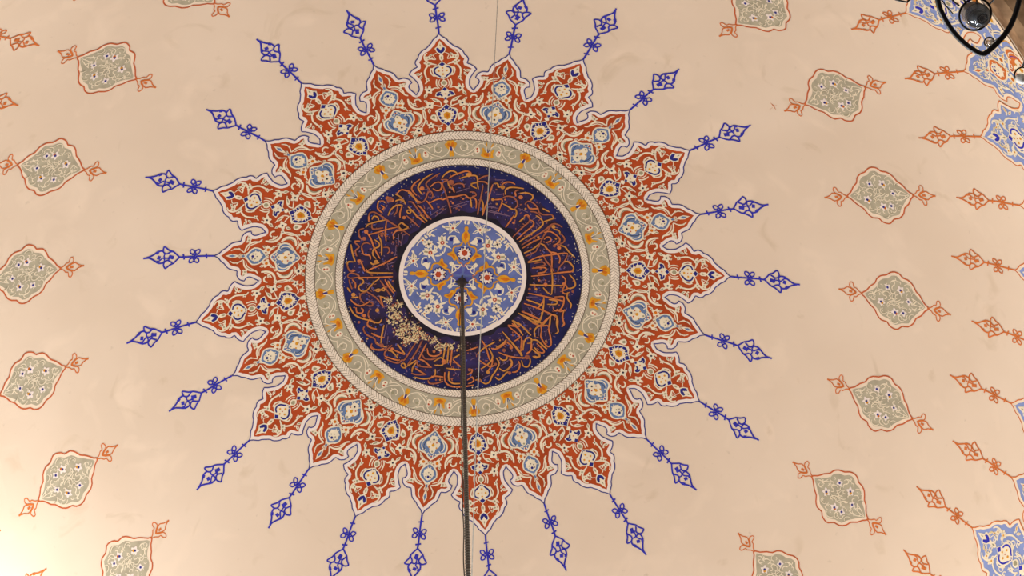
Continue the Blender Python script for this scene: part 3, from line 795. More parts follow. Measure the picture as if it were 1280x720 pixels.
 (420,380,10,[[(390,230),(400,270),(450,300),(510,310)],[(410,190),(460,220),(540,230),(570,190)],[(360,270),(340,310),(380,380),(480,430),(500,490),(560,520)],[(440,360),(520,400),(600,420)],[(600,260),(560,490)],
  [(450,490),(440,530),(500,570),(600,570),(640,530)]],[(570,515,28),(390,430,14),(325,460,20)],[[(640,250),(600,420)],[(650,400),(640,500)]]),
 (420,268,10,[[(410,0),(410,90)],[(430,110),(620,65)],[(540,0),(630,65),(800,170),(920,260)],[(410,245),(520,220),(770,155)],[(450,60),(470,20),(520,30),(530,70)],[(450,100),(460,180),(590,165)],[(630,80),(625,330)],
  [(370,160),(400,120),(440,110)],[(350,170),(290,190),(285,250),(310,300),(350,310)],[(380,220),(430,290),(480,420),(550,550)],[(530,260),(560,330),(570,400),(570,510)],[(530,250),(590,230),(610,270)],[(720,310),(720,240),(760,200),(820,200)],
  [(780,130),(820,100),(860,130),(900,160),(820,190),(780,130)],[(220,340),(290,400),(240,450),(260,520)],[(230,330),(300,330)],[(185,370),(210,500),(240,590)],[(320,400),(330,370),(380,350),(430,370)],[(320,400),(340,490),(420,510),(430,560)],
  [(480,310),(540,360),(530,400),(470,430),(460,500),(500,550)],[(590,410),(650,410),(670,450),(640,490)],[(310,580),(360,710)],[(140,640),(150,590),(220,590)],[(135,620),(160,690),(200,720)],[(370,710),(600,610),(760,525)],
  [(430,590),(460,620),(540,600)],[(880,10),(1040,155)],[(990,0),(1110,100)],[(1050,0),(1140,80)],[(1130,0),(1190,60)]],[(350,300,28),(375,210,28),(290,580,26),(500,590,30),(430,430,16),(700,475,14),(570,260,18),(850,35,24)],
  [[(780,240),(780,380)],[(840,240),(810,390)],[(750,390),(740,500)],[(640,620),(660,700)],[(650,620),(740,590)]]),
]
a = Art()
for ci, (x0, y0, s, strokes, dots, thin) in enumerate(SCRIPT):
    for i, pts in enumerate(strokes):
        m = GOLDS[(i*7+ci*3) % 3 if ci not in (4, 5, 6) else (i*5+ci) % 2]
        q = smooth(unwrap([on_dome(x0+X/s, y0+Y/s) for X, Y in pts]), 3)
        if len(q) < 4: q = [(q[0][0]+(q[-1][0]-q[0][0])*k/5, q[0][1]+(q[-1][1]-q[0][1])*k/5) for k in range(6)]
        # a dark edge under every letter, then the letter with the swell of a reed pen
        a.stroke(q, 3.3*PX, BLK, 3, 0.3); a.stroke(q, 1.95*PX, m, 4+0.15*(i % 5), 0.4)
    for X, Y, r in dots:
        t, p = on_dome(x0+X/s, y0+Y/s); r = r/s*PX*0.95
        a.put([(t+r*math.cos(k*math.pi/4), p+r*math.sin(k*math.pi/4)/math.sin(t)) for k in range(8)], [tuple(range(8))], GOLDS[(X+Y) % 3], 4.9)
    for X in thin:
        q = unwrap([on_dome(x0+p[0]/s, y0+p[1]/s) for p in X]); a.stroke(q, 1.0*PX, DUSK, 3.4)
# small vowel marks between the letters
rnd = random.Random(11)
for i in range(1250):
    t = rnd.uniform(7.7, 12.2)*D; p = rnd.uniform(0, 2*math.pi); an = rnd.uniform(0, math.pi); L = rnd.uniform(0.6, 3.6)*PX
    m = rnd.choice([DUSK, DUSK, GOLDS[2], VIOLET, BLK])
    a.stroke([(t-L*math.cos(an)/2, p-L*math.sin(an)/2/math.sin(t)), (t+L*math.cos(an)/2, p+L*math.sin(an)/2/math.sin(t))], rnd.uniform(0.7, 1.5)*PX, m, 3.2)
a.build('calligraphy', ins)
# flaked patch where bare plaster shows
a = Art()
CENT = [(486,375,4),(490,385,6),(495,395,9),(505,405,10),(512,415,10),(500,415,6),(522,412,8),(508,425,6),(490,400,6),(520,422,6),(540,424,5),(530,420,5),(556,432,4),(548,433,4),(575,433,3),(565,433,3),(497,380,4)]
for i in range(1500):
    cx, cy, sg = CENT[rnd.randrange(len(CENT)) if i % 4 else rnd.randrange(2, 8)]
    x, y = rnd.gauss(cx, sg*0.55), rnd.gauss(cy, sg*0.5); t, p = on_dome(x, y)
    if t < 7.1*D or t > 11.2*D: continue
    n = rnd.choice((3, 4, 5)); r = rnd.uniform(0.45, 1.6)*PX; a0 = rnd.uniform(0, 6)
    q = [(t+r*rnd.uniform(.4, 1.3)*math.cos(a0+k*2*math.pi/n), p+r*rnd.uniform(.4, 1.3)*math.sin(a0+k*2*math.pi/n)/math.sin(t)) for k in range(n)]
    a.put(q, [tuple(range(n))], rnd.choice([FLAKE, FLAKE, FLAKE, GOLDS[2], BLK]), 5.2+0.1*(i % 9))
for i in range(40):
    t = rnd.uniform(12.0, 12.8)*D; p = rnd.choice([rnd.uniform(-15, 2), rnd.uniform(-135, -112)])*D
    r = rnd.uniform(.4, .9)*PX; a.put([(t+r*math.cos(k*2.1), p+r*math.sin(k*2.1)/math.sin(t)) for k in range(3)], [(0, 1, 2)], FLAKE, 5)
a.build('flaked_paint', ins)

# ------------------------------------------------------------------ CENTRAL ROUNDEL
rou = thing('painted_roundel', 'small blue floral roundel with a white rim at the centre of the dome', 'ceiling roundel', loc=(0, 0, ZC))
a = Art(); a.disc(6.5*D, BLUE, 2, 160, 10); a.build('blue_ground', rou)
a = Art(); a.ring(6.45*D, 6.92*D, BORDER, 4, 200, 1); a.ring(6.36*D, 6.46*D, VIOLET, 3, 200, 1); a.build('rim', rou)
AXL = on_dome(548.1, 342.6)[1]             # axis of the left blossom
def place_r(sgn): return lambda u, v: (math.hypot(u, v), math.atan2(sgn*v, u))
def tR(x0, y0, s):
    def t(pts):
        r = []
        for X, Y in pts:
            th, ph = on_dome(x0+X/s, y0+Y/s); r.append((th*math.cos(ph-AXL), abs(th*math.sin(ph-AXL))))
        return r
    return t
t5 = tR(500, 312, 16); t4 = tR(500, 272, 16)
def quarter(fr, both=True):
    def fan(t, x, y, toward, r=150):
        c = t([(x, y)])[0]; d = t([toward])[0]; an = math.atan2(d[1]-c[1], d[0]-c[0])
        for k, (da, ln, wd) in enumerate(((0,1.0,5.5),(0.45,.95,4),(-0.45,.95,4),(1.5,.7,3.2),(-1.5,.7,3.2),(2.4,.95,3),(-2.4,.95,3),(2.9,.8,2.4))):
            L = r/16*PX*ln; fr.leaf(c, (c[0]+L*math.cos(an+da), c[1]+L*math.sin(an+da)), wd*1.25, CREAM, 4, SAGED if k < 1 else None)
        fr.dot(c, 2.6, BRICK, 6, 9); fr.dot(c, 1.0, BORDER, 7, 6)
    fan(t5, 605, 55, (420, 20), 160)
    # crest blossom on the rim side
    c = t5([(265, 215)])[0]
    for k, (X, Y, wd) in enumerate(((150,120,4),(270,20,4.5),(90,250,3),(80,375,3),(360,360,3.4),(400,160,3.4),(330,120,3),(180,290,4))):
        fr.leaf(c, t5([(X, Y)])[0], wd*1.05, CREAM, 4, SAGE if k % 2 else BLUE)
    fr.star(c, 4.4, 6, CREAM, 5.4, 0.4); fr.dot(c, 1.6, BRICK, 6, 7)
    # hooked bud
    fr.stroke(t5([(435,290),(440,210),(475,160),(540,155)]), 1.6, CREAM, 4); fr.fill(t5([(440,290),(500,250),(560,260),(590,300),(560,390),(490,330)]), CREAM, 4, 2)
    fr.dot(t5([(515,215)])[0], 2.2, NAVY, 4.5); fr.leaf(t5([(560,280)])[0], t5([(620,260)])[0], 2.4, CREAM, 4)
    # rim leaf
    fr.stroke(t4([(245,585),(330,470),(400,405),(480,395)]), 1.5, CREAM, 4, 3, .5); fr.stroke(t4([(330,560),(380,480),(440,440)]), 1.4, CREAM, 4, 3, .5)
    fr.star(t4([(460,445)])[0], 3.6, 4, CREAM, 4); fr.dot(t4([(458,447)])[0], 1.0, OCHRED, 5); fr.leaf(t4([(460,470)])[0], t4([(490,555)])[0], 2.8, CREAM, 4)
    fr.leaf(t4([(560,400)])[0], t4([(475,345)])[0], 2.6, CREAM, 4)
    fr.stroke(t4([(700,540),(690,640)]), 1.3, CREAM, 4)
    fr.leaf(t5([(230,15)])[0], t5([(290,60)])[0], 3, CREAM, 4)
    for x1, y1, x2, y2, wd in ((700,15,760,45,2.4),(790,70,850,105,2.4),(380,430,400,500,2),(640,130,720,240,2.2),(690,120,830,110,2.4),(150,470,110,520,2.2),(330,150,300,95,2),(120,330,60,370,2),(430,40,380,110,2),(520,20,545,-40,2.2),(700,-60,760,-30,2.2),(600,160,570,120,1.8)):
        q_ = t5([(x1, y1), (x2, y2)]); fr.leaf(q_[0], q_[1], wd, CREAM, 3.8)
    # ochre bracket and trefoil
    fr.stroke(t5([(545,425),(625,385),(650,300),(720,268),(790,285),(850,330),(905,372),(975,395),(1000,440)]), 2.0, OCHRE, 5)
    fr.fill(t5([(760,290),(800,205),(830,165),(862,190),(880,262),(945,300),(945,350),(880,348)]), OCHRE, 5, 2)
    fr.fill(t5([(810,280),(835,210),(855,260),(905,310),(880,330)]), OCHRED, 5.5, 2)
    # star arms at the middle
    fr.stroke(t5([(985,265),(1050,330),(1040,440)]), 1.5, CREAM, 5, 0); fr.stroke(t5([(1050,330),(1160,378),(1235,290)]), 1.4, CREAM, 5, 0)
    fr.leaf(t5([(1060,320)])[0], t5([(985,250)])[0], 4, CREAM, 5)
    fr.fill(t5([(1060,440),(1090,350),(1160,385),(1232,330),(1232,560),(1000,590)]), VIOLET, 3)
    fr.stroke(t5([(975,420),(1010,470),(1060,520)]), 1.2, RUSTO, 5, 2)
    fr.leaf(t5([(120,480)])[0], t5([(70,420)])[0], 3, CREAM, 4)
def quarter_axis(fr):
    def u(x): return t5([(x, 490+(x-770)*0.16)])[0][0]
    c = u(785)
    fr.star((c, 0), 9.6, 12, NAVY, 4, 0.12); fr.star((c, 0), 8.6, 12, CREAM, 5, 0.28); fr.dot((c, 0), 5.6, BORDER, 5.5, 12)
    fr.star((u(765), 0), 4.1, 6, BRICK, 6, 0.2); fr.dot((u(880), 0), 1.5, BROWNL, 6)
    for k in range(8):
        a0 = k*math.pi/4+.4; fr.dot((c+6.4*PX*math.cos(a0), 6.4*PX*math.sin(a0)), 0.6, BRICK, 6.5, 5)
    o = [(u(190),0),(u(215),2.2*PX),(u(260),2.4*PX),(u(300),1.6*PX),(u(370),4.6*PX),(u(430),5.2*PX),(u(500),4.2*PX),(u(570),0.8*PX),(u(600),0)]
    fr.fill(sym(o), OCHRE, 5)
    o = [(u(310),0),(u(370),2*PX),(u(430),2.2*PX),(u(500),0)]
    fr.fill(sym(o), OCHRED, 5.5)
    fr.leaf((u(610), 0), (u(660), 0), 3, CREAM, 5)
def rosette(fr):
    c = t4([(665, 445)])[0]
    fr.star(c, 6.0, 8, CREAM, 5, 0.3); fr.dot(c, 1.5, DARK, 6)
    for k in range(4): fr.dot((c[0]+2.7*PX*math.cos(k*1.57+.4), c[1]+2.7*PX*math.sin(k*1.57+.4)), 0.75, OCHRED if k % 2 else DARK, 6, 5)
a = Art(); quarter(Frame(a, place_r(1))); quarter(Frame(a, place_r(-1))); quarter_axis(Frame(a, place_r(1))); rosette(Frame(a, place_r(-1)))
q0 = a.build('floral_spray', rou, AXL)
for k in range(1, 4): copy_of(q0, rou, AXL + k*math.pi/2)

# ------------------------------------------------------------------ CARTOUCHES
AXC = PHC                                   # the cartouche traced lies on index -1 (azimuth PHC - 15 deg)
AX1 = PHC + round((on_dome(1100, 244)[1]-PHC)/(15*D))*15*D
tC = tracer(AX1, 1020, 200, 8)
C_OUT = [(310,362),(350,320),(375,265),(408,225),(412,180),(440,140),(490,118),(520,85),(560,70),(610,80),(650,110),(700,118),(750,145),(790,185),(815,215),(860,245),(900,290),(940,325),(980,350),
         (950,390),(930,440),(890,480),(880,535),(840,580),(785,590),(750,630),(710,632),(660,610),(630,580),(570,575),(520,535),(480,485),(440,460),(400,430),(350,385)]
C_IN = [(345,355),(400,305),(430,262),(438,205),(470,165),(515,148),(540,115),(590,108),(640,142),(700,152),(760,190),(795,235),(870,285),(940,350),(905,395),(880,440),(852,490),(835,545),(770,560),(720,590),(675,578),(640,548),(565,530),(512,480),(470,450),(400,400)]
def cart_parts():
    out = {}
    A = Art(); fr = Frame(A, place_in(1)); T = lambda p: tC(p, True)
    o = smooth(T(C_OUT), 2, True); fr.stroke(o+[o[0]], 1.5, RUST, LLINE, 0)
    fr.fill(o, PALE, LB)
    out['outline'] = A
    A = Art(); fr = Frame(A, place_in(1)); fr.fill(smooth(T(C_IN), 2, True), SAGE, 2)
    def arc(cx, cy, r, a0, a1, wd, m=CREAM, l=3):
        pts = [(cx+r*math.cos(math.radians(a0+(a1-a0)*k/8)), cy+r*math.sin(math.radians(a0+(a1-a0)*k/8))) for k in range(9)]
        fr.stroke(T(pts), wd, m, l, 0, .5)
    for cx, cy, r, a0, a1, wd in ((650,310,45,20,200,1.0),(620,400,38,120,330,1.0),(620,400,20,90,360,.8),(725,380,38,100,280,1.0),(765,500,42,60,250,1.0),(540,320,42,190,340,1.0),(590,190,40,180,330,1.0),(470,240,34,60,200,.9),(470,330,36,150,320,.9),
            (720,200,38,200,360,1.0),(570,470,36,30,200,.9),(700,540,40,10,180,1.0),(850,480,30,90,300,.8),(600,260,24,0,200,.8),(680,400,26,180,380,.8),(400,350,30,250,380,.8),(820,260,36,160,300,.8),(560,400,26,100,260,.8),(640,500,30,200,340,.8),(760,430,28,200,340,.8)):
        arc(cx, cy, r, a0, a1, wd)
        arc(cx, cy, r*0.72, a0+15, a1-25, 0.5, SAGED, 2.6)
    rc = random.Random(5); occ = [(540,235),(668,235),(775,330),(520,392),(682,465),(760,455)]; tries = 0
    def inside(x, y):
        c_ = False; n_ = len(C_IN)
        for i in range(n_):
            (x1, y1), (x2, y2) = C_IN[i], C_IN[(i+1) % n_]
            if (y1 > y) != (y2 > y) and x < (x2-x1)*(y-y1)/(y2-y1)+x1: c_ = not c_
        return c_
    spots = []
    while len(spots) < 46 and tries < 4000:
        tries += 1; x, y = rc.uniform(380, 900), rc.uniform(120, 580)
        if not all(inside(x+dx_, y+dy_) for dx_ in (-24, 24) for dy_ in (-24, 24)): continue
        if any(math.hypot(x-u_, y-v_) < 48 for u_, v_ in occ) or any(math.hypot(x-u_, y-v_) < 34 for u_, v_ in spots): continue
        spots.append((x, y)); a0_ = rc.uniform(0, 360); arc(x, y, rc.uniform(15, 26), a0_, a0_+rc.uniform(120, 210), 1.0)
    for pts in ([(790,290),(850,310),(930,348)],[(800,340),(860,350),(935,352)],[(800,400),(860,400),(930,358)],[(800,295),(830,330),(810,350)],[(380,350),(430,320),(440,280)],[(390,370),(440,390),(450,350)]):
        fr.stroke(T(pts), 0.9, CREAM, 3, 3, .3)
    out['field'] = A
    fl = []
    for x, y, r, c2, kd in ((540,235,36,None,1.5),(668,235,44,OCHRE,1.4),(775,330,34,None,1.4),(520,392,44,OCHRE,1.5),(682,465,44,OCHRED,1.5),(760,455,36,None,1.5)):
        A = Art(); fr = Frame(A, place_in(1)); c = T([(x, y)])[0]
        fr.star(c, r/8, 5 if c2 else 4, BORDER, 4, 0.45, x*.01)
        if c2: fr.dot((c[0]+1.3*PX, c[1]+1.2*PX), 1.7, c2, 5, 7)
        fr.dot(c, kd, NAVYL, 6, 7); fl.append(A)
    out['flower'] = fl
    fin = []
    for x0, sg in ((310, -1), (980, 1)):
        A = Art(); fr = Frame(A, place_in(1)); base = T([(x0, 362 if sg < 0 else 350)])[0]
        for pts, wd in (([(-2,0),(3,2.2),(6,5.5),(9,6),(10,11),(13,12),(14.5,8),(13,5),(9,3),(6,0)],1.1),([(-2,0),(3,-2.2),(6,-5.5),(9,-6),(10,-11),(13,-12),(14.5,-8),(13,-5),(9,-3),(6,0)],1.1),
                        ([(7,0),(12,-3.5),(17,-5),(21,-2),(27,0)],1.2),([(7,0),(12,3.5),(17,5),(21,2),(27,0)],1.2),([(11,0),(15,0)],2.4),([(24,0),(28,0)],2.0)):
            fr.stroke([(base[0]+sg*x*PX, base[1]+y*PX*0.95) for x, y in pts], wd, RUSTO, LLINE, 2)
        fin.append(A)
    out['finial'] = fin
    return out
CP = cart_parts()
def project(theta, phi, r=R):
    P_ = Vector((r*math.sin(theta)*math.cos(phi), r*math.sin(theta)*math.sin(phi), ZC + r*math.cos(theta))) - CAM
    q = MV @ P_; return 640+FF*q.x/q.z, 360+FF*q.y/q.z
CART = {}
first = None
CLAB = {
 -1: 'sage cartouche in the right-hand arc, third down from the top edge',
  0: 'sage cartouche right of the roundel, fourth down in the right-hand arc',
  1: 'sage cartouche in the right-hand arc, third up from the bottom edge',
  2: 'sage cartouche in the right-hand arc, second up from the bottom edge',
  3: 'sage cartouche cut by the bottom edge right of the sunburst',
  -2: 'sage cartouche in the right-hand arc, second down, beside a small orange smudge',
  -3: 'sage cartouche cut by the top edge right of the sunburst',
  8: 'sage cartouche cut by the bottom edge left of the sunburst',
  9: 'sage cartouche in the left-hand arc, second up from the bottom edge',
  10: 'pale sage cartouche at the left edge, third up from the bottom',
  11: 'sage cartouche at the left edge straight left of the roundel',
  12: 'sage cartouche in the left-hand arc, third down from the top edge',
  13: 'whole sage cartouche at the upper left, second down in the left-hand arc',
  14: 'sage cartouche almost wholly cut off by the top edge, left side',
}
for k in range(-6, 18):
    ph = AXC + 15*D*k
    pts = [project(t*D, ph) for t in (40, 43, 47, 51, 54)] + [project(47*D, ph+s*4.6*D) for s in (-1, 1)]
    if not any(-2 < x < 1282 and -2 < y < 722 for x, y in pts): continue
    CART[k] = pts[2]
    root = thing('painted_cartouche', CLAB.get(k, 'sage cartouche at the edge of the picture, mostly cut off'), 'cartouche', 'sage cartouches ringed round the sunburst', loc=(0, 0, ZC))
    root.rotation_euler = (0, 0, ph)
    if first is None:
        first = root; CP['outline'].build('outline', root); f = CP['field'].build('sage_field', root)
        for A in CP['flower']: A.build('flower', f)
        for A in CP['finial']: A.build('finial', root)
    else:
        for ch in list(first.children): copy_of(ch, root, 0.0)

# ------------------------------------------------------------------ BLUE BORDER AT THE FOOT OF THE DOME
UB = {0: 61.65*D, 1: 63.6*D}
U_OB = 71.9*D
def place_out(tip, pitch=7.5*D):
    # main petal coordinates -> hanging petal that points up the dome
    def pl(sgn):
        def f(u, v):
            k = (29.25*D if tip == 0 else 27.15*D)
            un = UB[tip] + (k-u)*1.0*(68.6*D-UB[tip])/(k-U_N)
            # width follows the sector share at this height
            ph = v/math.sin(max(u, 1e-4))*0.5*(1.0)
            return (min(un, 72.3*D), sgn*ph)
        return f
    return pl
def clip_base(u_tip): return u_tip
bord = thing('painted_base_border', 'blue scalloped floral border with orange finials along the right edge', 'ceiling border', loc=(0, 0, ZC))
def make_border_petal(tip):
    a = Art(); pl = place_out(tip)
    k = (29.25*D if tip == 0 else 27.15*D)
    base = k - (72.2*D-UB[tip])*(k-U_N)/(68.6*D-UB[tip])
    if tip == 0:
        pos, neg = petal_ground(a, big_out, PHN, LILAC, RUSTO, PALE, pl, base, 1.1, 3.4)
        if base < 17*D: pass
        big_half(pos, None, OCHRE, ROYAL); big_half(neg, None, OCHRE, ROYAL); big_axis(pos)
    else:
        pos, neg = petal_ground(a, small_out, 15*D-PHN, LILAC, RUSTO, PALE, pl, base, 1.1, 3.4)
        small_half(pos, None, OCHRE, ROYAL); small_half(neg, None, OCHRE, ROYAL); small_axis(pos, neg, None, RUSTO)
    rb = random.Random(21+tip); tipu = 27.6*D if tip == 0 else 25.4*D
    for i in range(46):
        uu = rb.uniform(base+0.8*D, tipu); lim = (PHN if tip == 0 else 15*D-PHN)*math.sin(uu)*min(1, (tipu+1.6*D-uu)/(6*D)); vv = rb.uniform(0.12, 0.80)*lim
        r_ = rb.uniform(1.6, 3.4)*PX; a0_ = rb.uniform(0, 6.28); sw = rb.uniform(1.8, 3.6); mm = rb.choice([CREAM, CREAM, PALE, FLAKE])
        arc_ = [(uu+r_*math.cos(a0_+sw*k/6), vv+r_*math.sin(a0_+sw*k/6)) for k in range(7)]
        for f2 in (pos, neg): f2.stroke(arc_, rb.uniform(1.0, 1.6), mm, 2.5, 0, .4)
    o = a.build('petal', bord)
    for fn in (big_blossoms(None, None, ROYAL, OCHRE) if tip == 0 else small_blossoms(None, RUSTO, OCHRE, ROYAL)):
        b = Art(); fn(Frame(b, pl(1)), Frame(b, pl(-1)))
        b.build('blossom', o)
    return o
bb = make_border_petal(0); bs = make_border_petal(1)
fa = Art(); draw_finial(fa, UB[0], -1, RUSTO, 0.98, 0.92, 0.8); f0 = fa.build('finial', bord)
fa = Art(); draw_finial(fa, UB[1], -1, RUSTO, 0.98, 0.92, 0.8); f1 = fa.build('finial', bord)
a = Art(); a.ring(72.0*D, 72.35*D, PALE, 7, 360, 1); a.build('rim_band', bord)
used = set()
for k in range(48):
    ph = PHF + 7.5*D*k; par = k % 2
    src, fsrc = ((bb, f0), (bs, f1))[par]
    P_ = [project(t*D, ph) for t in (56, 60, 64, 68, 72)]
    if not any(-90 < x < 1370 and -90 < y < 810 for x, y in P_): continue
    if par not in used:
        used.add(par); src.rotation_euler = fsrc.rotation_euler = (0, 0, ph)
    else:
        copy_of(src, bord, ph); copy_of(fsrc, bord, ph)
# small orange smudge left of the upper right cartouche
a = Art(); fr = Frame(a, lambda u, v: (u, v))
for pts in ([(963,128),(967,132),(970,137)],[(966,133),(971,131)],[(962,137),(966,134)]):
    a.stroke([on_dome(*p) for p in pts], 1.1*PX, RUSTO, 2, .8)
o = a.build('paint_smudge'); tag(o, 'tiny orange paint smudge on the plaster left of the upper right cartouche', 'paint mark')

# ------------------------------------------------------------------ tubes, lathes
def tube(path, r, n=8, closed=False):
    V = []; F = []; N = len(path); path = [Vector(p) for p in path]
    up = Vector((0.13, 0.21, 0.97)).normalized()
    for i, p in enumerate(path):
        a_ = path[(i-1) % N] if closed else path[max(i-1, 0)]; b_ = path[(i+1) % N] if closed else path[min(i+1, N-1)]
        d = (b_-a_).normalized(); s = d.cross(up)
        if s.length < 1e-3: s = d.cross(Vector((1, 0, 0)))
        s.normalize(); q = s.cross(d); rr = r[i] if isinstance(r, (list, tuple)) else r
        for k in range(n):
            an = 2*math.pi*k/n; V.append(p + s*math.cos(an)*rr + q*math.sin(an)*rr)
    for i in range(N if closed else N-1):
        for k in range(n):
            j = (i+1) % N; F.append((i*n+k, i*n+(k+1) % n, j*n+(k+1) % n, j*n+k))
    if not closed: F.append(tuple(range(n))[::-1]); F.append(tuple((N-1)*n+k for k in range(n)))
    return V, F
def joined(name, pieces, m, parent=None):
    V = []; F = []
    for v, f in pieces:
        b = len(V); V += list(v); F += [tuple(b+i for i in q) for q in f]
    return mesh_obj(name, V, F, m, parent)
def lathe(prof, n=40):
    V = []; F = []
    for r, z in prof:
        for i in range(n): a_ = 2*math.pi*i/n; V.append((r*math.cos(a_), r*math.sin(a_), z))
    for j in range(len(prof)-1):
        for i in range(n): k = (i+1) % n; F.append((j*n+i, j*n+k, (j+1)*n+k, (j+1)*n+i))
    return V, F

# ------------------------------------------------------------------ suspension rod of the great chandelier
top = Vector((R*math.sin(0.002), 0, APEX-0.01)); dtop = on_dome(577.3, 352)
top = Vector((R*math.sin(dtop[0])*math.cos(dtop[1]), R*math.sin(dtop[0])*math.sin(dtop[1]), ZC+R*math.cos(dtop[0])-0.02))
low = on_level(585.2, 728, APEX-7.9); low = top + (low-top)*1.12
rod = thing('chandelier_rod', 'dark twisted metal rod hanging from the centre of the blue roundel', 'rod', loc=tuple(low))
def rel(p): return Vector(p) - low
ax = (low-top); LN = ax.length; ex_ = ax.normalized(); e1 = ex_.cross(Vector((0, 1, 0))).normalized(); e2 = ex_.cross(e1)
joined('pole', [tube([rel(top+ex_*(LN*i/30)) for i in range(31)], 0.021, 10)], BRONZE, rod)
hel = []; TURN = 170
for i in range(TURN*6+1):
    an = 2*math.pi*i/6; hel.append(rel(top + ex_*(0.25+(LN-0.3)*i/(TURN*6)) + (e1*math.cos(an)+e2*math.sin(an))*0.0235))
joined('wire_binding', [tube(hel, 0.0032, 5)], FLECK, rod)
sidec = [rel(top + ex_*(0.3+(LN-0.35)*i/60) - e1*(0.034+0.004*math.sin(i*0.9)) + e2*0.01*math.sin(i*1.7)) for i in range(61)]
joined('electric_cable', [tube(sidec, 0.006, 6)], BRONZE, rod)
Vc, Fc = lathe([(0.0,0.03),(0.03,0.03),(0.062,0.012),(0.066,-0.01),(0.05,-0.04),(0.034,-0.10),(0.028,-0.24),(0.02,-0.25)], 24)
tp = rel(top); joined('ceiling_rose', [([Vector(v)+tp for v in Vc], Fc)] +
    [tube([tp+Vector((0.05*math.cos(a_), 0.05*math.sin(a_), -0.02)), tp+Vector((0.078*math.cos(a_), 0.078*math.sin(a_), -0.01)), tp+Vector((0.085*math.cos(a_), 0.085*math.sin(a_), 0.012))], 0.012, 6) for a_ in (0.1, 1.67, 3.24, 4.81)], BRONZE, rod)
Vc, Fc = lathe([(0.0,0.05),(0.05,0.04),(0.10,0.0),(0.06,-0.05),(0.0,-0.08)], 24)
joined('end_hub', [(Vc, Fc)], BRONZE, rod)

# thin wire strung down beside the rod
dw = on_dome(624.5, -50); A_ = Vector((math.sin(dw[0])*math.cos(dw[1]), math.sin(dw[0])*math.sin(dw[1]), math.cos(dw[0])))*(R-0.01) + Vector((0, 0, ZC))
B_ = on_level(588.5, 760, APEX-6.9)
M1 = on_level(608.6, 270, A_.z+(B_.z-A_.z)*0.42); M2 = on_level(597.2, 492, A_.z+(B_.z-A_.z)*0.70)
def cr(p0, p1, p2, p3, t): return 0.5*((2*p1)+(-p0+p2)*t+(2*p0-5*p1+4*p2-p3)*t*t+(-p0+3*p1-3*p2+p3)*t**3)
path = []
Q = [A_, A_, M1, M2, B_, B_]
for i in range(3):
    for s_ in range(10): path.append(cr(Q[i], Q[i+1], Q[i+2], Q[i+3], s_/10))
path.append(B_)
o = joined('thin_wire', [tube(path, 0.005, 6)], WIREM); tag(o, 'thin pale wire slanting down across the medallion, just right of the dark rod', 'wire')

# ------------------------------------------------------------------ hanging glass lamps at the upper right
ZH = CAM_Z + 5.6
def H(px, py, dz=0.0): return on_level(px, py, ZH+dz)
def hoop(pts, dz=0.0): return [H(x, y, dz) for x, y in smooth(pts, 6)]
LPX = [(1196,-62),(1180,-42),(1171,-18),(1173,4),(1179,20),(1190,38),(1203,52),(1216,62),(1228.5,67.5),(1240,60),(1252,48),(1262,34),(1269,18),(1274,0),(1277,-20),(1268,-44),(1250,-62),(1222,-74),(1196,-62)]
lampc = H(1222.5, 20)
lampo = thing('hanging_glass_lamp', 'smoky glass oil lamp inside a black pointed iron loop', 'lamp', loc=tuple(lampc))
rl = lambda p: Vector(p) - lampc
joined('iron_loop', [tube([rl(p) for p in hoop(LPX)], 0.0098, 10)], IRON, lampo)
def circle(c, r, n=40, z=0.0): return [Vector((c.x+r*math.cos(2*math.pi*i/n), c.y+r*math.sin(2*math.pi*i/n), c.z+z)) for i in range(n)]
rc = H(1219, 18, 0.03) - lampc
joined('holder_ring', [tube(circle(rc, 0.0575), 0.0040, 8, True)] +
   [tube([rc+Vector((0.0575*math.cos(a_), 0.0575*math.sin(a_), 0)), rl(H(x, y))], 0.0032, 6) for a_, x, y in ((math.radians(-130), 1180, -30), (math.radians(-35), 1270, -30), (math.radians(80), 1221, -40))], IRON, lampo)
cup = [(0.0,-0.052),(0.012,-0.055),(0.020,-0.060),(0.024,-0.058),(0.022,-0.050),(0.030,-0.040),(0.046,-0.022),(0.053,0.0),(0.052,0.03),(0.047,0.055),(0.050,0.075),
       (0.047,0.075),(0.044,0.055),(0.049,0.03),(0.050,0.0),(0.043,-0.020),(0.028,-0.036),(0.0,-0.042)]
Vc, Fc = lathe([(r_*0.84, z_*0.84) for r_, z_ in cup], 48); joined('glass_cup', [(Vc, Fc)], GLASS, lampo)
Vc, Fc = lathe([(0.0105,-0.0495),(0.0175,-0.0530),(0.0215,-0.0505),(0.0200,-0.0465),(0.0150,-0.0460),(0.0105,-0.0495)], 32); joined('foot_ring', [(Vc, Fc)], GLASSC, lampo)
Vc, Fc = lathe([(0.0,-0.02),(0.010,-0.017),(0.015,-0.004),(0.013,0.012),(0.008,0.024),(0.008,0.05),(0.0,0.052)], 24); joined('bulb', [(Vc, Fc)], paint('dark_bulb_glass', (0.05, 0.055, 0.07), 0.1, 9, 0.08), lampo)
joined('hook_wire', [tube([rl(H(1176,-2)), rl(H(1183,8)), rl(H(1191,17))], 0.0022, 6), tube([rl(H(1188,-4)), rl(H(1193,3)), rl(H(1199,7))], 0.0035, 6)], IRON, lampo)
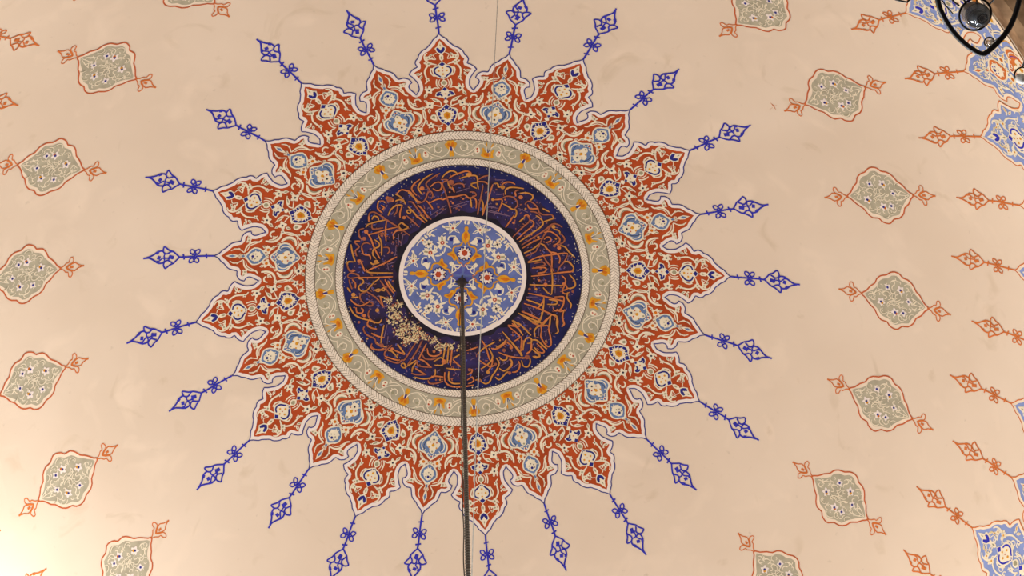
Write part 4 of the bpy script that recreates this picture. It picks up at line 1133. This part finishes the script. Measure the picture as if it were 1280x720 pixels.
# chains from the loop up to the soffit, beyond the picture
chain_top = lampc + Vector((0, 0, 0)); q = H(1222, -74)
joined('chain', [tube([rl(q) + Vector((0, 0, (ZR-0.24-ZH)*i/12)) for i in range(13)], 0.004, 6)], IRON, lampo)

# small clear glass lamp behind the loop's point
g = on_level(1237, 53, ZH+0.5)
l2 = thing('small_glass_lamp', 'small clear glass lamp half hidden behind the point of the black iron loop', 'lamp', loc=tuple(g))
Vc, Fc = lathe([(r_*0.62, z_*0.62) for r_, z_ in [(0.0,-0.035),(0.012,-0.032),(0.024,-0.015),(0.028,0.01),(0.024,0.03),(0.021,0.03),(0.025,0.01),(0.021,-0.013),(0.0,-0.028)]], 28); joined('glass_cup', [(Vc, Fc)], GLASSC, l2)
joined('holder_ring', [tube(circle(Vector((0, 0, 0.008)), 0.0185, 28), 0.003, 6, True)], BRONZE, l2)
joined('hook_wire', [tube([Vector((0.0185, 0, 0.008)), on_level(1259, 39, ZH+0.3)-g, H(1265, 28)+Vector((0, 0, 0.012))-g], 0.0025, 6)], IRON, l2)
# milky lamp at the right edge
g = on_level(1277, 99, ZH+0.4)
l3 = thing('small_milky_lamp', 'small white glass lamp in a black ring cut by the right edge', 'lamp', loc=tuple(g))
Vc, Fc = lathe([(0.0,-0.03),(0.010,-0.028),(0.018,-0.012),(0.020,0.01),(0.016,0.03),(0.0,0.034)], 24); joined('glass_cup', [(Vc, Fc)], MILK, l3)
rr_ = on_level(1277, 93, ZH+0.42)-g
joined('holder_ring', [tube(circle(rr_, 0.028, 28), 0.0032, 6, True), tube([rr_+Vector((0.0, -0.028, 0)), rr_+Vector((0.03, -0.12, 0.0))], 0.004, 6)], IRON, l3)
# dark bracket touching the top edge
g = on_level(1124, 0.5, ZH+0.2)
o = joined('iron_bracket', [tube([on_level(1112,-9,ZH+0.2)-g, on_level(1118,-1,ZH+0.2)-g, on_level(1126,1.2,ZH+0.2)-g, on_level(1134,2.6,ZH+0.2)-g, on_level(1142,-6,ZH+0.2)-g], 0.0038, 6)], IRON)
o.location = g; tag(o, 'dark end of an iron bracket touching the top edge left of the iron loop', 'bracket')
